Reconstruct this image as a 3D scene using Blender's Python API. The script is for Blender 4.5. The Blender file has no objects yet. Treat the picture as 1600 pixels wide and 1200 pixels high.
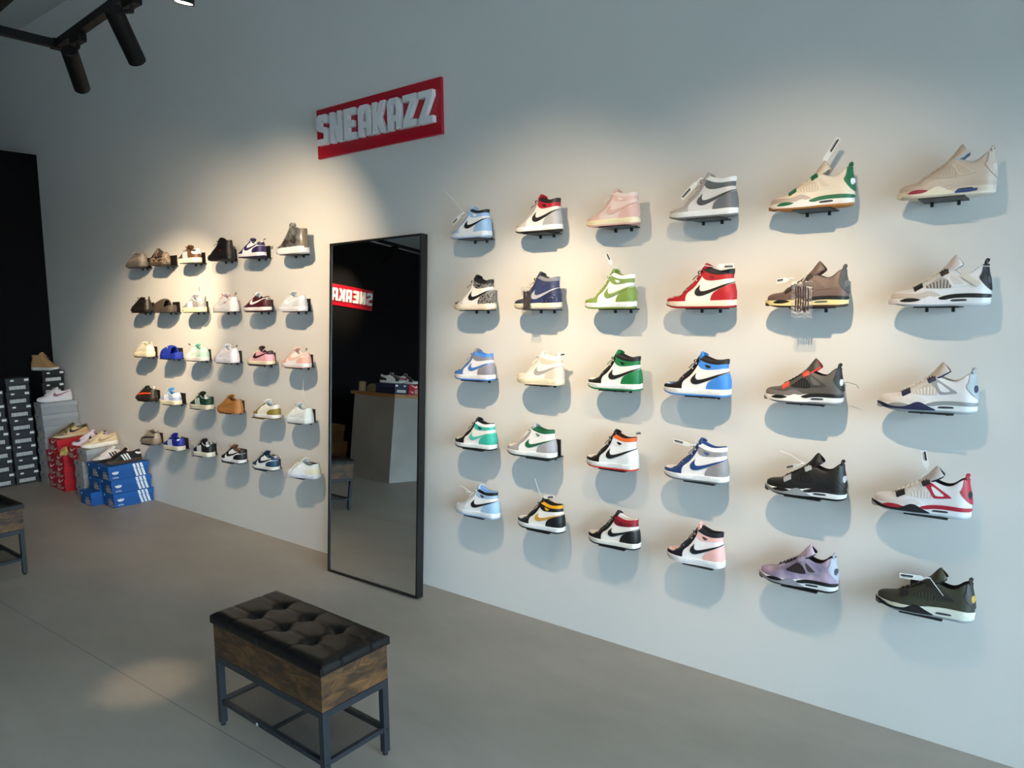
import bpy, bmesh, math, random
from math import sin, cos, pi, sqrt, radians, exp, atan2, hypot
from mathutils import Vector, Matrix
from mathutils.geometry import tessellate_polygon
random.seed(7)
COL = bpy.context.scene.collection
SC = bpy.context.scene

# ------------------------------------------------------------------ materials
def lin(c):
    return c/12.92 if c <= .04045 else ((c+.055)/1.055)**2.4
def hexc(h):
    h = h.lstrip('#')
    return (lin(int(h[0:2],16)/255), lin(int(h[2:4],16)/255), lin(int(h[4:6],16)/255), 1)
_M = {}
def mat(h, rough=.5, metal=0, kind='plain', h2=None, scale=60, bump=0, coat=0, spec=.5):
    key = (h, rough, metal, kind, h2, scale, bump, coat, spec)
    if key in _M: return _M[key]
    m = bpy.data.materials.new('surface_'+kind+'_'+h.strip('#')); m.use_nodes = True
    nt = m.node_tree; b = nt.nodes['Principled BSDF']
    b.inputs['Roughness'].default_value = rough; b.inputs['Metallic'].default_value = metal
    b.inputs['Coat Weight'].default_value = coat; b.inputs['Coat Roughness'].default_value = .15
    b.inputs['Specular IOR Level'].default_value = spec
    tc = nt.nodes.new('ShaderNodeTexCoord')
    def noise(s, d=4):
        n = nt.nodes.new('ShaderNodeTexNoise'); n.inputs['Scale'].default_value = s; n.inputs['Detail'].default_value = d
        nt.links.new(tc.outputs['Object'], n.inputs['Vector']); return n
    if kind == 'plain':
        n = noise(scale); r = nt.nodes.new('ShaderNodeMix'); r.data_type = 'RGBA'
        c = hexc(h); k = .94
        r.inputs['A'].default_value = (c[0]*k, c[1]*k, c[2]*k, 1); r.inputs['B'].default_value = (min(1,c[0]*1.05), min(1,c[1]*1.05), min(1,c[2]*1.05), 1)
        nt.links.new(n.outputs['Fac'], r.inputs['Factor']); nt.links.new(r.outputs['Result'], b.inputs['Base Color'])
    elif kind in ('blotch', 'camo', 'cracks', 'speckle', 'knit'):
        ramp = nt.nodes.new('ShaderNodeValToRGB'); ramp.color_ramp.elements[0].color = hexc(h); ramp.color_ramp.elements[1].color = hexc(h2)
        if kind == 'cracks':
            n = nt.nodes.new('ShaderNodeTexVoronoi'); n.feature = 'DISTANCE_TO_EDGE'; n.inputs['Scale'].default_value = scale
            w = noise(scale*.6); mx = nt.nodes.new('ShaderNodeVectorMath'); mx.operation = 'MULTIPLY_ADD'
            nt.links.new(w.outputs['Color'], mx.inputs[0]); mx.inputs[1].default_value = (.03,.03,.03); nt.links.new(tc.outputs['Object'], mx.inputs[2])
            nt.links.new(mx.outputs[0], n.inputs['Vector']); o = n.outputs['Distance']
            ramp.color_ramp.elements[0].position = .12; ramp.color_ramp.elements[1].position = .22
        elif kind == 'speckle':
            n = nt.nodes.new('ShaderNodeTexVoronoi'); n.inputs['Scale'].default_value = scale
            nt.links.new(tc.outputs['Object'], n.inputs['Vector']); o = n.outputs['Distance']
            ramp.color_ramp.elements[0].position = .12; ramp.color_ramp.elements[1].position = .16
        elif kind == 'knit':
            n = nt.nodes.new('ShaderNodeTexWave'); n.bands_direction = 'Z'; n.inputs['Scale'].default_value = scale; n.inputs['Distortion'].default_value = 6
            nt.links.new(tc.outputs['Object'], n.inputs['Vector']); o = n.outputs['Fac']
        else:
            n = noise(scale, 5); o = n.outputs['Fac']
            a, d = (.42,.56) if kind == 'camo' else (.38,.68)
            ramp.color_ramp.elements[0].position = a; ramp.color_ramp.elements[1].position = d
        nt.links.new(o, ramp.inputs['Fac']); nt.links.new(ramp.outputs['Color'], b.inputs['Base Color'])
    if bump:
        n = noise(scale*6, 3); bp = nt.nodes.new('ShaderNodeBump'); bp.inputs['Strength'].default_value = bump; bp.inputs['Distance'].default_value = .001
        nt.links.new(n.outputs['Fac'], bp.inputs['Height']); nt.links.new(bp.outputs['Normal'], b.inputs['Normal'])
    _M[key] = m
    return m
def emis(h, s):
    key = ('em', h, s)
    if key in _M: return _M[key]
    m = bpy.data.materials.new('glowing_'+h.strip('#')); m.use_nodes = True
    b = m.node_tree.nodes['Principled BSDF']; b.inputs['Base Color'].default_value = hexc(h)
    b.inputs['Emission Color'].default_value = hexc(h); b.inputs['Emission Strength'].default_value = s
    _M[key] = m; return m

# ------------------------------------------------------------------ mesh helpers
class MB:
    def __init__(s): s.v = []; s.f = []
    def add(s, vs, fs):
        n = len(s.v); s.v += [tuple(v) for v in vs]; s.f += [tuple(i+n for i in f) for f in fs]; return s
    def box(s, a, b, M=None):
        x0,y0,z0 = a; x1,y1,z1 = b
        vs = [(x0,y0,z0),(x1,y0,z0),(x1,y1,z0),(x0,y1,z0),(x0,y0,z1),(x1,y0,z1),(x1,y1,z1),(x0,y1,z1)]
        if M: vs = [M @ Vector(v) for v in vs]
        return s.add(vs, [(0,3,2,1),(4,5,6,7),(0,1,5,4),(1,2,6,5),(2,3,7,6),(3,0,4,7)])
    def prism(s, poly, y0, y1, M=None):          # poly in (x,z), thickness along y
        n = len(poly)
        vs = [(x,y0,z) for x,z in poly]+[(x,y1,z) for x,z in poly]
        if M: vs = [M @ Vector(v) for v in vs]
        tri = tessellate_polygon([[Vector((x,z,0)) for x,z in poly]])
        fs = [tuple(t) for t in tri]+[tuple(i+n for i in reversed(t)) for t in tri]
        fs += [(i,(i+1)%n,(i+1)%n+n,i+n) for i in range(n)]
        return s.add(vs, fs)
    def tube(s, pts, r, seg=8, flat=1.0, caps=True):
        pts = [Vector(p) for p in pts]; rings = []
        for i,p in enumerate(pts):
            t = (pts[min(i+1,len(pts)-1)]-pts[max(i-1,0)])
            if t.length < 1e-9: t = Vector((0,0,1))
            t.normalize(); up = Vector((0,0,1)) if abs(t.z) < .92 else Vector((1,0,0))
            a = t.cross(up).normalized(); b = a.cross(t).normalized()
            rr = r[i] if isinstance(r,(list,tuple)) else r
            rings.append([p+a*cos(2*pi*k/seg)*rr+b*sin(2*pi*k/seg)*rr*flat for k in range(seg)])
        vs = [v for rg in rings for v in rg]; fs = []
        for i in range(len(pts)-1):
            for k in range(seg):
                fs.append((i*seg+k, i*seg+(k+1)%seg, (i+1)*seg+(k+1)%seg, (i+1)*seg+k))
        if caps: fs += [tuple(range(seg))[::-1], tuple((len(pts)-1)*seg+k for k in range(seg))]
        return s.add(vs, fs)
    def cyl(s, p, q, r, seg=24): return s.tube([p, q], r, seg)
    def mesh(s, name, smooth=True, ang=38):
        me = bpy.data.meshes.new(name); me.from_pydata(s.v, [], s.f); me.validate(); me.update()
        bm = bmesh.new(); bm.from_mesh(me); bmesh.ops.recalc_face_normals(bm, faces=bm.faces); bm.to_mesh(me); bm.free()
        if smooth:
            me.polygons.foreach_set('use_smooth', [True]*len(me.polygons)); me.set_sharp_from_angle(angle=radians(ang))
        return me
    def obj(s, name, m, parent=None, smooth=True, ang=38, bevel=0):
        return place(name, s.mesh(name, smooth, ang), m, parent, bevel)
def place(name, me, m, parent=None, bevel=0, own=False):
    o = bpy.data.objects.new(name, me); COL.objects.link(o)
    if own:
        if not me.materials: me.materials.append(None)
        o.material_slots[0].link = 'OBJECT'; o.material_slots[0].material = m
    else:
        me.materials.append(m)
    if parent: o.parent = parent
    if bevel:
        md = o.modifiers.new('edge', 'BEVEL'); md.width = bevel; md.segments = 2; md.limit_method = 'ANGLE'
    return o
def thing(name, label, cat, loc=(0,0,0), rotz=0, group=None):
    o = bpy.data.objects.new(name, None); COL.objects.link(o); o.empty_display_size = .05
    o.location = loc; o.rotation_euler = (0,0,rotz); return tag(o, label, cat, group)
def tag(o, label, cat, group=None):
    o['label'] = label; o['category'] = cat
    if group: o['group'] = group
    return o
def struct(o): o['kind'] = 'structure'; return o
def chaikin(p, n=2, closed=True):
    for _ in range(n):
        q = []
        m = len(p)
        for i in range(m if closed else m-1):
            a, b = p[i], p[(i+1)%m]
            q += [(a[0]*.75+b[0]*.25, a[1]*.75+b[1]*.25), (a[0]*.25+b[0]*.75, a[1]*.25+b[1]*.75)]
        if not closed: q = [p[0]]+q+[p[-1]]
        p = q
    return p
def tab(pts, smooth=0):
    if smooth: pts = chaikin(pts, smooth, False)
    def f(x):
        if x <= pts[0][0]: return pts[0][1]
        for i in range(len(pts)-1):
            if x <= pts[i+1][0]:
                a, b = pts[i], pts[i+1]
                return a[1]+(b[1]-a[1])*(x-a[0])/max(1e-9, b[0]-a[0])
        return pts[-1][1]
    return f
def sstep(a, b, x):
    t = max(0, min(1, (x-a)/(b-a))); return t*t*(3-2*t)

# ------------------------------------------------------------------ camera (solved from the shoe rows and the floor line)
F_PX, YAW, PITCH, ROLL, CD, CH = 1131.177, .6571, -.1090, -.0128, 2.7722, 1.5394
cy, sy = cos(YAW), sin(YAW)
fw = Vector((-sy*cos(PITCH), cy*cos(PITCH), sin(PITCH))); r0 = Vector((cy, sy, 0)); u0 = r0.cross(fw)
rr = r0*cos(ROLL)+u0*sin(ROLL); uu = -r0*sin(ROLL)+u0*cos(ROLL)
cam = bpy.data.cameras.new('camera'); co = bpy.data.objects.new('camera', cam); COL.objects.link(co)
co.matrix_world = Matrix(((rr.x,uu.x,-fw.x,0),(rr.y,uu.y,-fw.y,-CD),(rr.z,uu.z,-fw.z,CH),(0,0,0,1)))
cam.sensor_fit = 'HORIZONTAL'; cam.sensor_width = 36; cam.lens = F_PX/1600*36; cam.clip_start = .05
SC.camera = co

# ------------------------------------------------------------------ room
XL, XE, XR, YO, ZC, WT = -7.63, -9.6, 2.6, -5.9, 4.1, 2.45
def mat_wall(h, rough=.85):
    m = bpy.data.materials.new('painted_plaster_'+h.strip('#')); m.use_nodes = True; nt = m.node_tree; b = nt.nodes['Principled BSDF']
    tc = nt.nodes.new('ShaderNodeTexCoord'); n = nt.nodes.new('ShaderNodeTexNoise'); n.inputs['Scale'].default_value = 1.3; n.inputs['Detail'].default_value = 6
    nt.links.new(tc.outputs['Object'], n.inputs['Vector'])
    mx = nt.nodes.new('ShaderNodeMix'); mx.data_type = 'RGBA'; c = hexc(h)
    mx.inputs['A'].default_value = (c[0]*.96, c[1]*.96, c[2]*.96, 1); mx.inputs['B'].default_value = c
    nt.links.new(n.outputs['Fac'], mx.inputs['Factor']); nt.links.new(mx.outputs['Result'], b.inputs['Base Color'])
    n2 = nt.nodes.new('ShaderNodeTexNoise'); n2.inputs['Scale'].default_value = 220; nt.links.new(tc.outputs['Object'], n2.inputs['Vector'])
    bp = nt.nodes.new('ShaderNodeBump'); bp.inputs['Strength'].default_value = .08; bp.inputs['Distance'].default_value = .002
    nt.links.new(n2.outputs['Fac'], bp.inputs['Height']); nt.links.new(bp.outputs['Normal'], b.inputs['Normal'])
    b.inputs['Roughness'].default_value = rough; b.inputs['Specular IOR Level'].default_value = .25
    return m
def mat_floor():
    m = bpy.data.materials.new('polished_concrete'); m.use_nodes = True; nt = m.node_tree; b = nt.nodes['Principled BSDF']
    tc = nt.nodes.new('ShaderNodeTexCoord')
    mp = nt.nodes.new('ShaderNodeMapping'); mp.inputs['Rotation'].default_value = (0,0,.5); mp.inputs['Scale'].default_value = (.7,1.6,1)
    nt.links.new(tc.outputs['Object'], mp.inputs['Vector'])
    n = nt.nodes.new('ShaderNodeTexNoise'); n.inputs['Scale'].default_value = 1.6; n.inputs['Detail'].default_value = 7; n.inputs['Roughness'].default_value = .62
    nt.links.new(mp.outputs['Vector'], n.inputs['Vector'])
    rp = nt.nodes.new('ShaderNodeValToRGB'); rp.color_ramp.elements[0].position = .3; rp.color_ramp.elements[1].position = .7
    rp.color_ramp.elements[0].color = hexc('#8f887f'); rp.color_ramp.elements[1].color = hexc('#a49c92')
    nt.links.new(n.outputs['Fac'], rp.inputs['Fac'])
    # saw-cut joint running along the wall
    sx = nt.nodes.new('ShaderNodeSeparateXYZ'); nt.links.new(tc.outputs['Object'], sx.inputs['Vector'])
    a = nt.nodes.new('ShaderNodeMath'); a.operation = 'MULTIPLY_ADD'; nt.links.new(sx.outputs['X'], a.inputs[0]); a.inputs[1].default_value = -.0255
    nt.links.new(sx.outputs['Y'], a.inputs[2])
    d = nt.nodes.new('ShaderNodeMath'); d.operation = 'ADD'; nt.links.new(a.outputs[0], d.inputs[0]); d.inputs[1].default_value = 1.392
    ab = nt.nodes.new('ShaderNodeMath'); ab.operation = 'ABSOLUTE'; nt.links.new(d.outputs[0], ab.inputs[0])
    lt = nt.nodes.new('ShaderNodeMath'); lt.operation = 'LESS_THAN'; nt.links.new(ab.outputs[0], lt.inputs[0]); lt.inputs[1].default_value = .0017
    mx = nt.nodes.new('ShaderNodeMix'); mx.data_type = 'RGBA'; mx.inputs['B'].default_value = hexc('#6f6a64')
    nt.links.new(lt.outputs[0], mx.inputs['Factor']); nt.links.new(rp.outputs['Color'], mx.inputs['A']); nt.links.new(mx.outputs['Result'], b.inputs['Base Color'])
    mr = nt.nodes.new('ShaderNodeMapRange'); mr.inputs['To Min'].default_value = .36; mr.inputs['To Max'].default_value = .56
    nt.links.new(n.outputs['Fac'], mr.inputs['Value']); nt.links.new(mr.outputs['Result'], b.inputs['Roughness'])
    b.inputs['Specular IOR Level'].default_value = .4
    return m
WALLM = mat_wall('#dedcd9'); BLACKM = mat_wall('#050507', .9); CEILM = mat_wall('#c9c9c7')
FLOORM = mat_floor(); FRAMEM = mat('#1a1b1e', .4)
def slab(name, a, b, m): return struct(MB().box(a, b).obj(name, m, smooth=False))
slab('floor', (XE-.2,YO-.2,-.12), (XR+.2,.2,0), FLOORM)
slab('wall_main', (XE-.2,0,0), (XR+.2,.2,ZC), WALLM)
slab('wall_end', (XL-.12,YO,0), (XL,0,2.965), BLACKM)
slab('wall_far', (XE-.2,YO,0), (XE,0,ZC), WALLM)
slab('wall_opposite', (XE-.2,YO-.2,0), (XR+.2,YO,ZC), WALLM)
slab('ceiling', (XE-.2,YO-.2,ZC), (XR+.2,.2,ZC+.12), CEILM)
# shop front: glass wall on the right, out of the frame, that lets the daylight in
wr = MB().box((XR,YO,0), (XR+.2,0,.12)).box((XR,YO,WT), (XR+.2,0,ZC)).box((XR,YO,.12), (XR+.2,YO+.3,WT)).box((XR,-.35,.12), (XR+.2,0,WT))
struct(wr.obj('wall_right', WALLM, smooth=False))
wf = struct(MB().box((XR+.06,YO+.3,.12),(XR+.14,-.35,.2)).box((XR+.06,YO+.3,WT-.08),(XR+.14,-.35,WT)).box((XR+.06,YO+.3,.2),(XR+.14,YO+.38,WT-.08))
    .box((XR+.06,-.43,.2),(XR+.14,-.35,WT-.08)).box((XR+.06,-2.9,.2),(XR+.14,-2.82,WT-.08)).obj('window_1', FRAMEM, smooth=False))
def glass_mat():
    m = bpy.data.materials.new('clear_pane'); m.use_nodes = True; nt = m.node_tree
    for n in list(nt.nodes):
        if n.type != 'OUTPUT_MATERIAL': nt.nodes.remove(n)
    out = [n for n in nt.nodes if n.type == 'OUTPUT_MATERIAL'][0]
    t = nt.nodes.new('ShaderNodeBsdfTransparent'); g = nt.nodes.new('ShaderNodeBsdfGlossy'); g.inputs['Roughness'].default_value = .02
    fr = nt.nodes.new('ShaderNodeFresnel'); fr.inputs['IOR'].default_value = 1.45; x = nt.nodes.new('ShaderNodeMixShader')
    nt.links.new(fr.outputs[0], x.inputs[0]); nt.links.new(t.outputs[0], x.inputs[1]); nt.links.new(g.outputs[0], x.inputs[2]); nt.links.new(x.outputs[0], out.inputs['Surface'])
    return m
GLASS = glass_mat()
MB().box((XR+.095,YO+.38,.2),(XR+.105,-.43,WT-.08)).obj('window_pane', GLASS, wf, smooth=False)

w = bpy.data.worlds.new('daylight'); SC.world = w; w.use_nodes = True
bg = w.node_tree.nodes['Background']; bg.inputs['Strength'].default_value = 19.5
wt = w.node_tree; tcw = wt.nodes.new('ShaderNodeTexCoord'); sp_ = wt.nodes.new('ShaderNodeSeparateXYZ'); wt.links.new(tcw.outputs['Generated'], sp_.inputs[0])
wr_ = wt.nodes.new('ShaderNodeValToRGB'); wt.links.new(sp_.outputs['Z'], wr_.inputs['Fac'])
e0, e1 = wr_.color_ramp.elements; e0.position = 0; e0.color = (.10,.11,.11,1); e1.position = .04; e1.color = (.555,.785,.935,1)
wt.links.new(wr_.outputs['Color'], bg.inputs['Color'])
slab('pavement_outside', (XR+.2,YO-4,-.14), (XR+9,3,-.02), mat('#b9bcbd', .9, scale=3))
pl = bpy.data.lights.new('window_portal', 'AREA'); pl.shape = 'RECTANGLE'; pl.size = abs(YO)-.65; pl.size_y = WT-.12; pl.cycles.is_portal = True
po = bpy.data.objects.new('window_portal', pl); COL.objects.link(po); po.parent = wf
po.location = (XR+.16, (YO-.05)/2, (WT+.12)/2); po.rotation_euler = (0, radians(90), 0)

# ------------------------------------------------------------------ shoe geometry
# local frame: x 0 toe .. 1 heel, z up from the outsole, y<0 faces the room
BT = tab([(0,.13),(.12,.158),(.25,.174),(.35,.176),(.5,.158),(.62,.142),(.75,.136),(.9,.134),(1,.13)], 1)
def plan(x, k=1.0):
    e = 1.0
    if x < .25: e *= sqrt(max(0, 1-((.25-x)/.25)**2.3))
    if x > .85: e *= sqrt(max(0, 1-((x-.85)/.15)**2.3))
    return BT(x)*e*k
def zbot(x):
    return (.045*((.24-x)/.24)**2 if x < .24 else 0)+(.012*((x-.9)/.1)**2 if x > .9 else 0)
NX = [.5-.5*cos(pi*i/40) for i in range(41)]
def sole_mesh(name, levels, k=1.0):
    """levels: list of (z function, inset) from the bottom up"""
    mb = MB(); n = len(NX); vs = []; fs = []
    for zf, ins in levels:
        for sgn in (-1, 1):
            for x in NX:
                xx = ins+x*(1-2*ins); yv = max(0, plan(x, k)-ins)
                vs.append((xx, sgn*yv, zf(x)))
    ring = 2*n
    for l in range(len(levels)-1):
        for s in (0, 1):
            for i in range(n-1):
                a = l*ring+s*n+i; fs.append((a, a+1, a+1+ring, a+ring))
    for l in (0, len(levels)-1):
        for i in range(n-1):
            a = l*ring+i; fs.append((a, a+1, a+1+n, a+n))
    return mb.add(vs, fs)
class Upper:
    def __init__(s, T, zs, xh, r, k=.94, xt=.015, narrow=.22, p=2.3, n0=.18, n1=.5):
        s.T = tab(T, 2); s.zs = tab(zs, 1); s.xh = tab(xh, 1); s.r = tab(r, 2); s.k = k; s.xt = xt; s.nar = narrow; s.p = p; s.n0 = n0; s.n1 = n1
    def y(s, xn, z):
        zs, T = s.zs(xn), s.T(xn); q = max(0, min(1, (z-zs)/max(1e-4, T-zs))); r = s.r(xn)
        g = (1-r)*sqrt(max(0, 1-q**s.p))+r
        return max(0, plan(min(1,max(0,xn)), s.k)*g*(1-s.nar*sstep(s.n0, s.n1, z)))
    def xnom(s, x, z): return max(0, min(1, (x-s.xt)/(s.xh(z)-s.xt)))
    def xreal(s, xn, z): return s.xt+xn*(s.xh(z)-s.xt)
    def clampz(s, xn, z): return max(s.zs(xn)-.03, min(s.T(xn), z))
    def pt(s, x, z, d, side):
        xn = s.xnom(x, z); z = s.clampz(xn, z)
        e = .003; Y = s.y(xn, z)
        yx = (s.y(min(1,xn+e), z)-s.y(max(0,xn-e), z))/(2*e); yz = (s.y(xn, min(z+e, s.T(xn)))-s.y(xn, z-e))/(2*e)
        yx = max(-30, min(30, yx)); yz = max(-30, min(30, yz))
        n = Vector((-yx, 1, -yz)).normalized()
        if Y < 1e-4 and (xn < .02): n = Vector((-1,0,.2)).normalized()
        if Y < 1e-4 and (xn > .98): n = Vector((1,0,0))
        x = s.xreal(xn, z)
        return (x+n.x*d, side*(Y+n.y*d), z+n.z*d)
class SoleSide:                                  # the vertical wall of a midsole, for stripes on it
    def __init__(s, k=1.0): s.k = k
    def pt(s, x, z, d, side):
        x = max(0, min(1, x)); e = .003
        yx = (plan(min(1,x+e), s.k)-plan(max(0,x-e), s.k))/(2*e); n = Vector((-yx, 1, 0)).normalized()
        if x < .004: n = Vector((-1,0,0))
        if x > .996: n = Vector((1,0,0))
        return (x+n.x*d, side*(plan(x, s.k)+n.y*d), z)
def upper_mesh(U, nq=14, x0=0, x1=1):
    mb = MB(); xs = [x for x in NX if x0 <= x <= x1]; n = len(xs)
    if xs[-1] < x1: xs.append(x1); n += 1
    qs = [sin(pi/2*j/nq) for j in range(nq+1)]
    vs = []; fs = []
    for sd in (-1, 1):
        for x in xs:
            for q in qs:
                z = U.zs(x)-.03+q*(U.T(x)-U.zs(x)+.03); vs.append((U.xreal(x, z), sd*U.y(x, z), z))
    m = nq+1
    for s_ in (0, 1):
        for i in range(n-1):
            for j in range(nq):
                a = s_*n*m+i*m+j; fs.append((a, a+1, a+m+1, a+m))
    return mb.add(vs, fs)
XC = [.004,.012,.025,.045,.07,.1,.13,.16,.2,.24,.28,.32,.36,.4,.45,.5,.55,.6,.65,.7,.75,.8,.84,.88,.91,.935,.955,.97,.982,.991,.997]
def flat_cut(poly, zstep=.02):
    bm = bmesh.new()
    vs = [bm.verts.new((x, 0, z)) for x, z in poly]
    for t in tessellate_polygon([[Vector((x,z,0)) for x,z in poly]]):
        try: bm.faces.new([vs[i] for i in t])
        except ValueError: pass
    x0, x1 = min(p[0] for p in poly), max(p[0] for p in poly); z0, z1 = min(p[1] for p in poly), max(p[1] for p in poly)
    cuts = [((x,0,0),(1,0,0)) for x in XC if x0 < x < x1]
    k = int(z0/zstep)
    while k*zstep < z1:
        if k*zstep > z0: cuts.append(((0,0,k*zstep),(0,0,1)))
        k += 1
    for c, n in cuts:
        bmesh.ops.bisect_plane(bm, geom=bm.verts[:]+bm.edges[:]+bm.faces[:], dist=1e-6, plane_co=c, plane_no=n)
    bm.verts.index_update()
    v = [(q.co.x, q.co.z) for q in bm.verts]; f = [tuple(q.index for q in fc.verts) for fc in bm.faces]
    b = [(e.verts[0].index, e.verts[1].index) for e in bm.edges if len(e.link_faces) == 1]
    bm.free(); return v, f, b
def panel(mb, S, poly, d, smooth=1, sides=(-1, 1), base=-.003):
    if smooth: poly = chaikin(poly, smooth)
    v, f, b = flat_cut(poly)
    n = len(v)
    for sd in sides:
        vs = [S.pt(x, z, d, sd) for x, z in v]
        low = {}; fs = list(f)
        for i, j in b:
            for k in (i, j):
                if k not in low: low[k] = n+len(low); vs.append(S.pt(v[k][0], v[k][1], base, sd))
            fs.append((i, j, low[j], low[i]))
        mb.add(vs, fs)
    return mb
def lining_mesh(U, xa, t=.022, floor=.15, bump=.006):
    mb = MB(); xs = [xa+(1-xa)*(.5-.5*cos(pi*i/24)) for i in range(25)]; n = len(xs); vs = []; fs = []
    prof = [(0,0),(.25,bump),(.7,bump),(1.0,-.004),(1.15,-.03),(1.25,-.07)]
    for sd in (-1, 1):
        for x in xs:
            T = U.T(x); Y = U.y(x, T)
            for a, dz in prof+[(1.35, None)]:
                z = T+dz if dz is not None else floor
                z = max(z, floor); xr_ = U.xreal(min(x, 1), T); tt = t*a
                xo = xr_-tt*max(0,(x-.85)/.15)**2+tt*max(0,1-(x-xa)/.08)*0
                vs.append((xo, sd*max(0, Y-tt), z))
    m = len(prof)+1
    for s_ in (0, 1):
        for i in range(n-1):
            for j in range(m-1):
                a = s_*n*m+i*m+j; fs.append((a, a+1, a+m+1, a+m))
    for i in range(n-1):
        a = i*m+m-1; fs.append((a, a+m, a+m+n*m, a+n*m))
    return mb.add(vs, fs)
def tongue_mesh(line, w, th=.02, arch=.02):
    """line: side profile (x,z); w: half widths"""
    mb = MB(); n = len(line); rings = []; K = 9
    for i, (x, z) in enumerate(line):
        ar = arch[i] if isinstance(arch, (list,tuple)) else arch
        a = line[max(0,i-1)]; b = line[min(n-1,i+1)]; dx, dz = b[0]-a[0], b[1]-a[1]; l = hypot(dx, dz) or 1
        nx, nz = -dz/l, dx/l; ww = w[i] if isinstance(w, (list,tuple)) else w
        top = []; bot = []
        for k in range(K):
            u = -1+2*k/(K-1); h = ar*(1-u*u)
            top.append((x+nx*h, u*ww, z+nz*h)); bot.append((x+nx*(h-th), u*ww*.97, z+nz*(h-th)))
        rings.append(top+bot[::-1])
    vs = [p for r in rings for p in r]; m = 2*K; fs = []
    for i in range(n-1):
        for k in range(m): fs.append((i*m+k, i*m+(k+1)%m, (i+1)*m+(k+1)%m, (i+1)*m+k))
    fs += [tuple(range(m)), tuple((n-1)*m+k for k in range(m))]
    return mb.add(vs, fs)
def laces_mesh(U, x0, x1, n, lift=.012, r=.0105, bow=None, wk=1.0):
    mb = MB()
    for i in range(n):
        x = x0+(x1-x0)*i/(n-1); T = U.T(x); Y = U.y(x, T)*wk+.012; x2 = min(x+(x1-x0)/(n-1)*.55, x1+.02)
        for sd in (-1, 1):
            pts = []
            for k in range(7):
                u = k/6; xx = x+(x2-x)*u; pts.append((xx-.006, sd*Y*(1-2*u), U.T(xx)+lift*(1-(2*u-1)**2*1.5)+.006))
            mb.tube(pts, r, 6, .45)
    if bow:
        bx, bz = bow; T = bz
        for sd in (-1, 1):
            pts = [(bx+.01*k-.03*sin(k*.9), sd*(.02+.085*sin(pi*k/8)), T+.075*sin(pi*k/8)*(1 if k < 5 else .8)-.004*k) for k in range(9)]
            mb.tube(pts, .009, 6, .6)
            pts = [(bx-.012*k, sd*(.02+.024*k), T+.01-.005*k*k*.55) for k in range(6)]
            mb.tube(pts, .008, 6, .6)
    return mb
def squeeze(poly, a, b): return [(x*a[0]+b[0], z*a[1]+b[1]) for x, z in poly]
def circle(cx, cz, rx, rz=None, n=16):
    rz = rz or rx; return [(cx+rx*cos(2*pi*i/n), cz+rz*sin(2*pi*i/n)) for i in range(n)]
LOGO = [(.54,.312),(.515,.285),(.488,.258),(.472,.228),(.474,.196),(.496,.172),(.53,.163),(.575,.168),(.64,.19),(.75,.234),(.87,.288),(.975,.338),
        (.975,.346),(.86,.308),(.75,.27),(.66,.242),(.60,.228),(.565,.226),(.545,.236),(.533,.256),(.533,.284)]
def wings(cx, cz, s):
    p = [(-.5,.12),(-.3,.2),(-.12,.12),(-.1,.22),(.1,.22),(.12,.12),(.3,.2),(.5,.12),(.36,.04),(.42,-.04),(.24,-.05),(.26,-.13),(.11,-.1),(.08,-.22),(-.08,-.22),(-.11,-.1),(-.26,-.13),(-.24,-.05),(-.42,-.04),(-.36,.04)]
    return [(cx+x*s*(1)+z*s*.1, cz+z*s-x*s*.25) for x, z in p]
def trefoil(cx, cz, s):
    out = []
    for ang in (90, 35, 145):
        a = radians(ang); c = (cx+cos(a)*.42*s, cz+.1*s+sin(a)*.38*s); e = []
        for i in range(14):
            t = 2*pi*i/14; px, pz = .42*s*cos(t), .22*s*sin(t); e.append((c[0]+px*cos(a)-pz*sin(a), c[1]+px*sin(a)+pz*cos(a)))
        out.append(e)
    return out
MODELS = {}
FLANK = {'side_logo','ankle_logo','side_netting','wing_eyelet','wing_inset','air_unit','front_accent','rear_accent','heel_logo','forefoot_bumper'}
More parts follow.
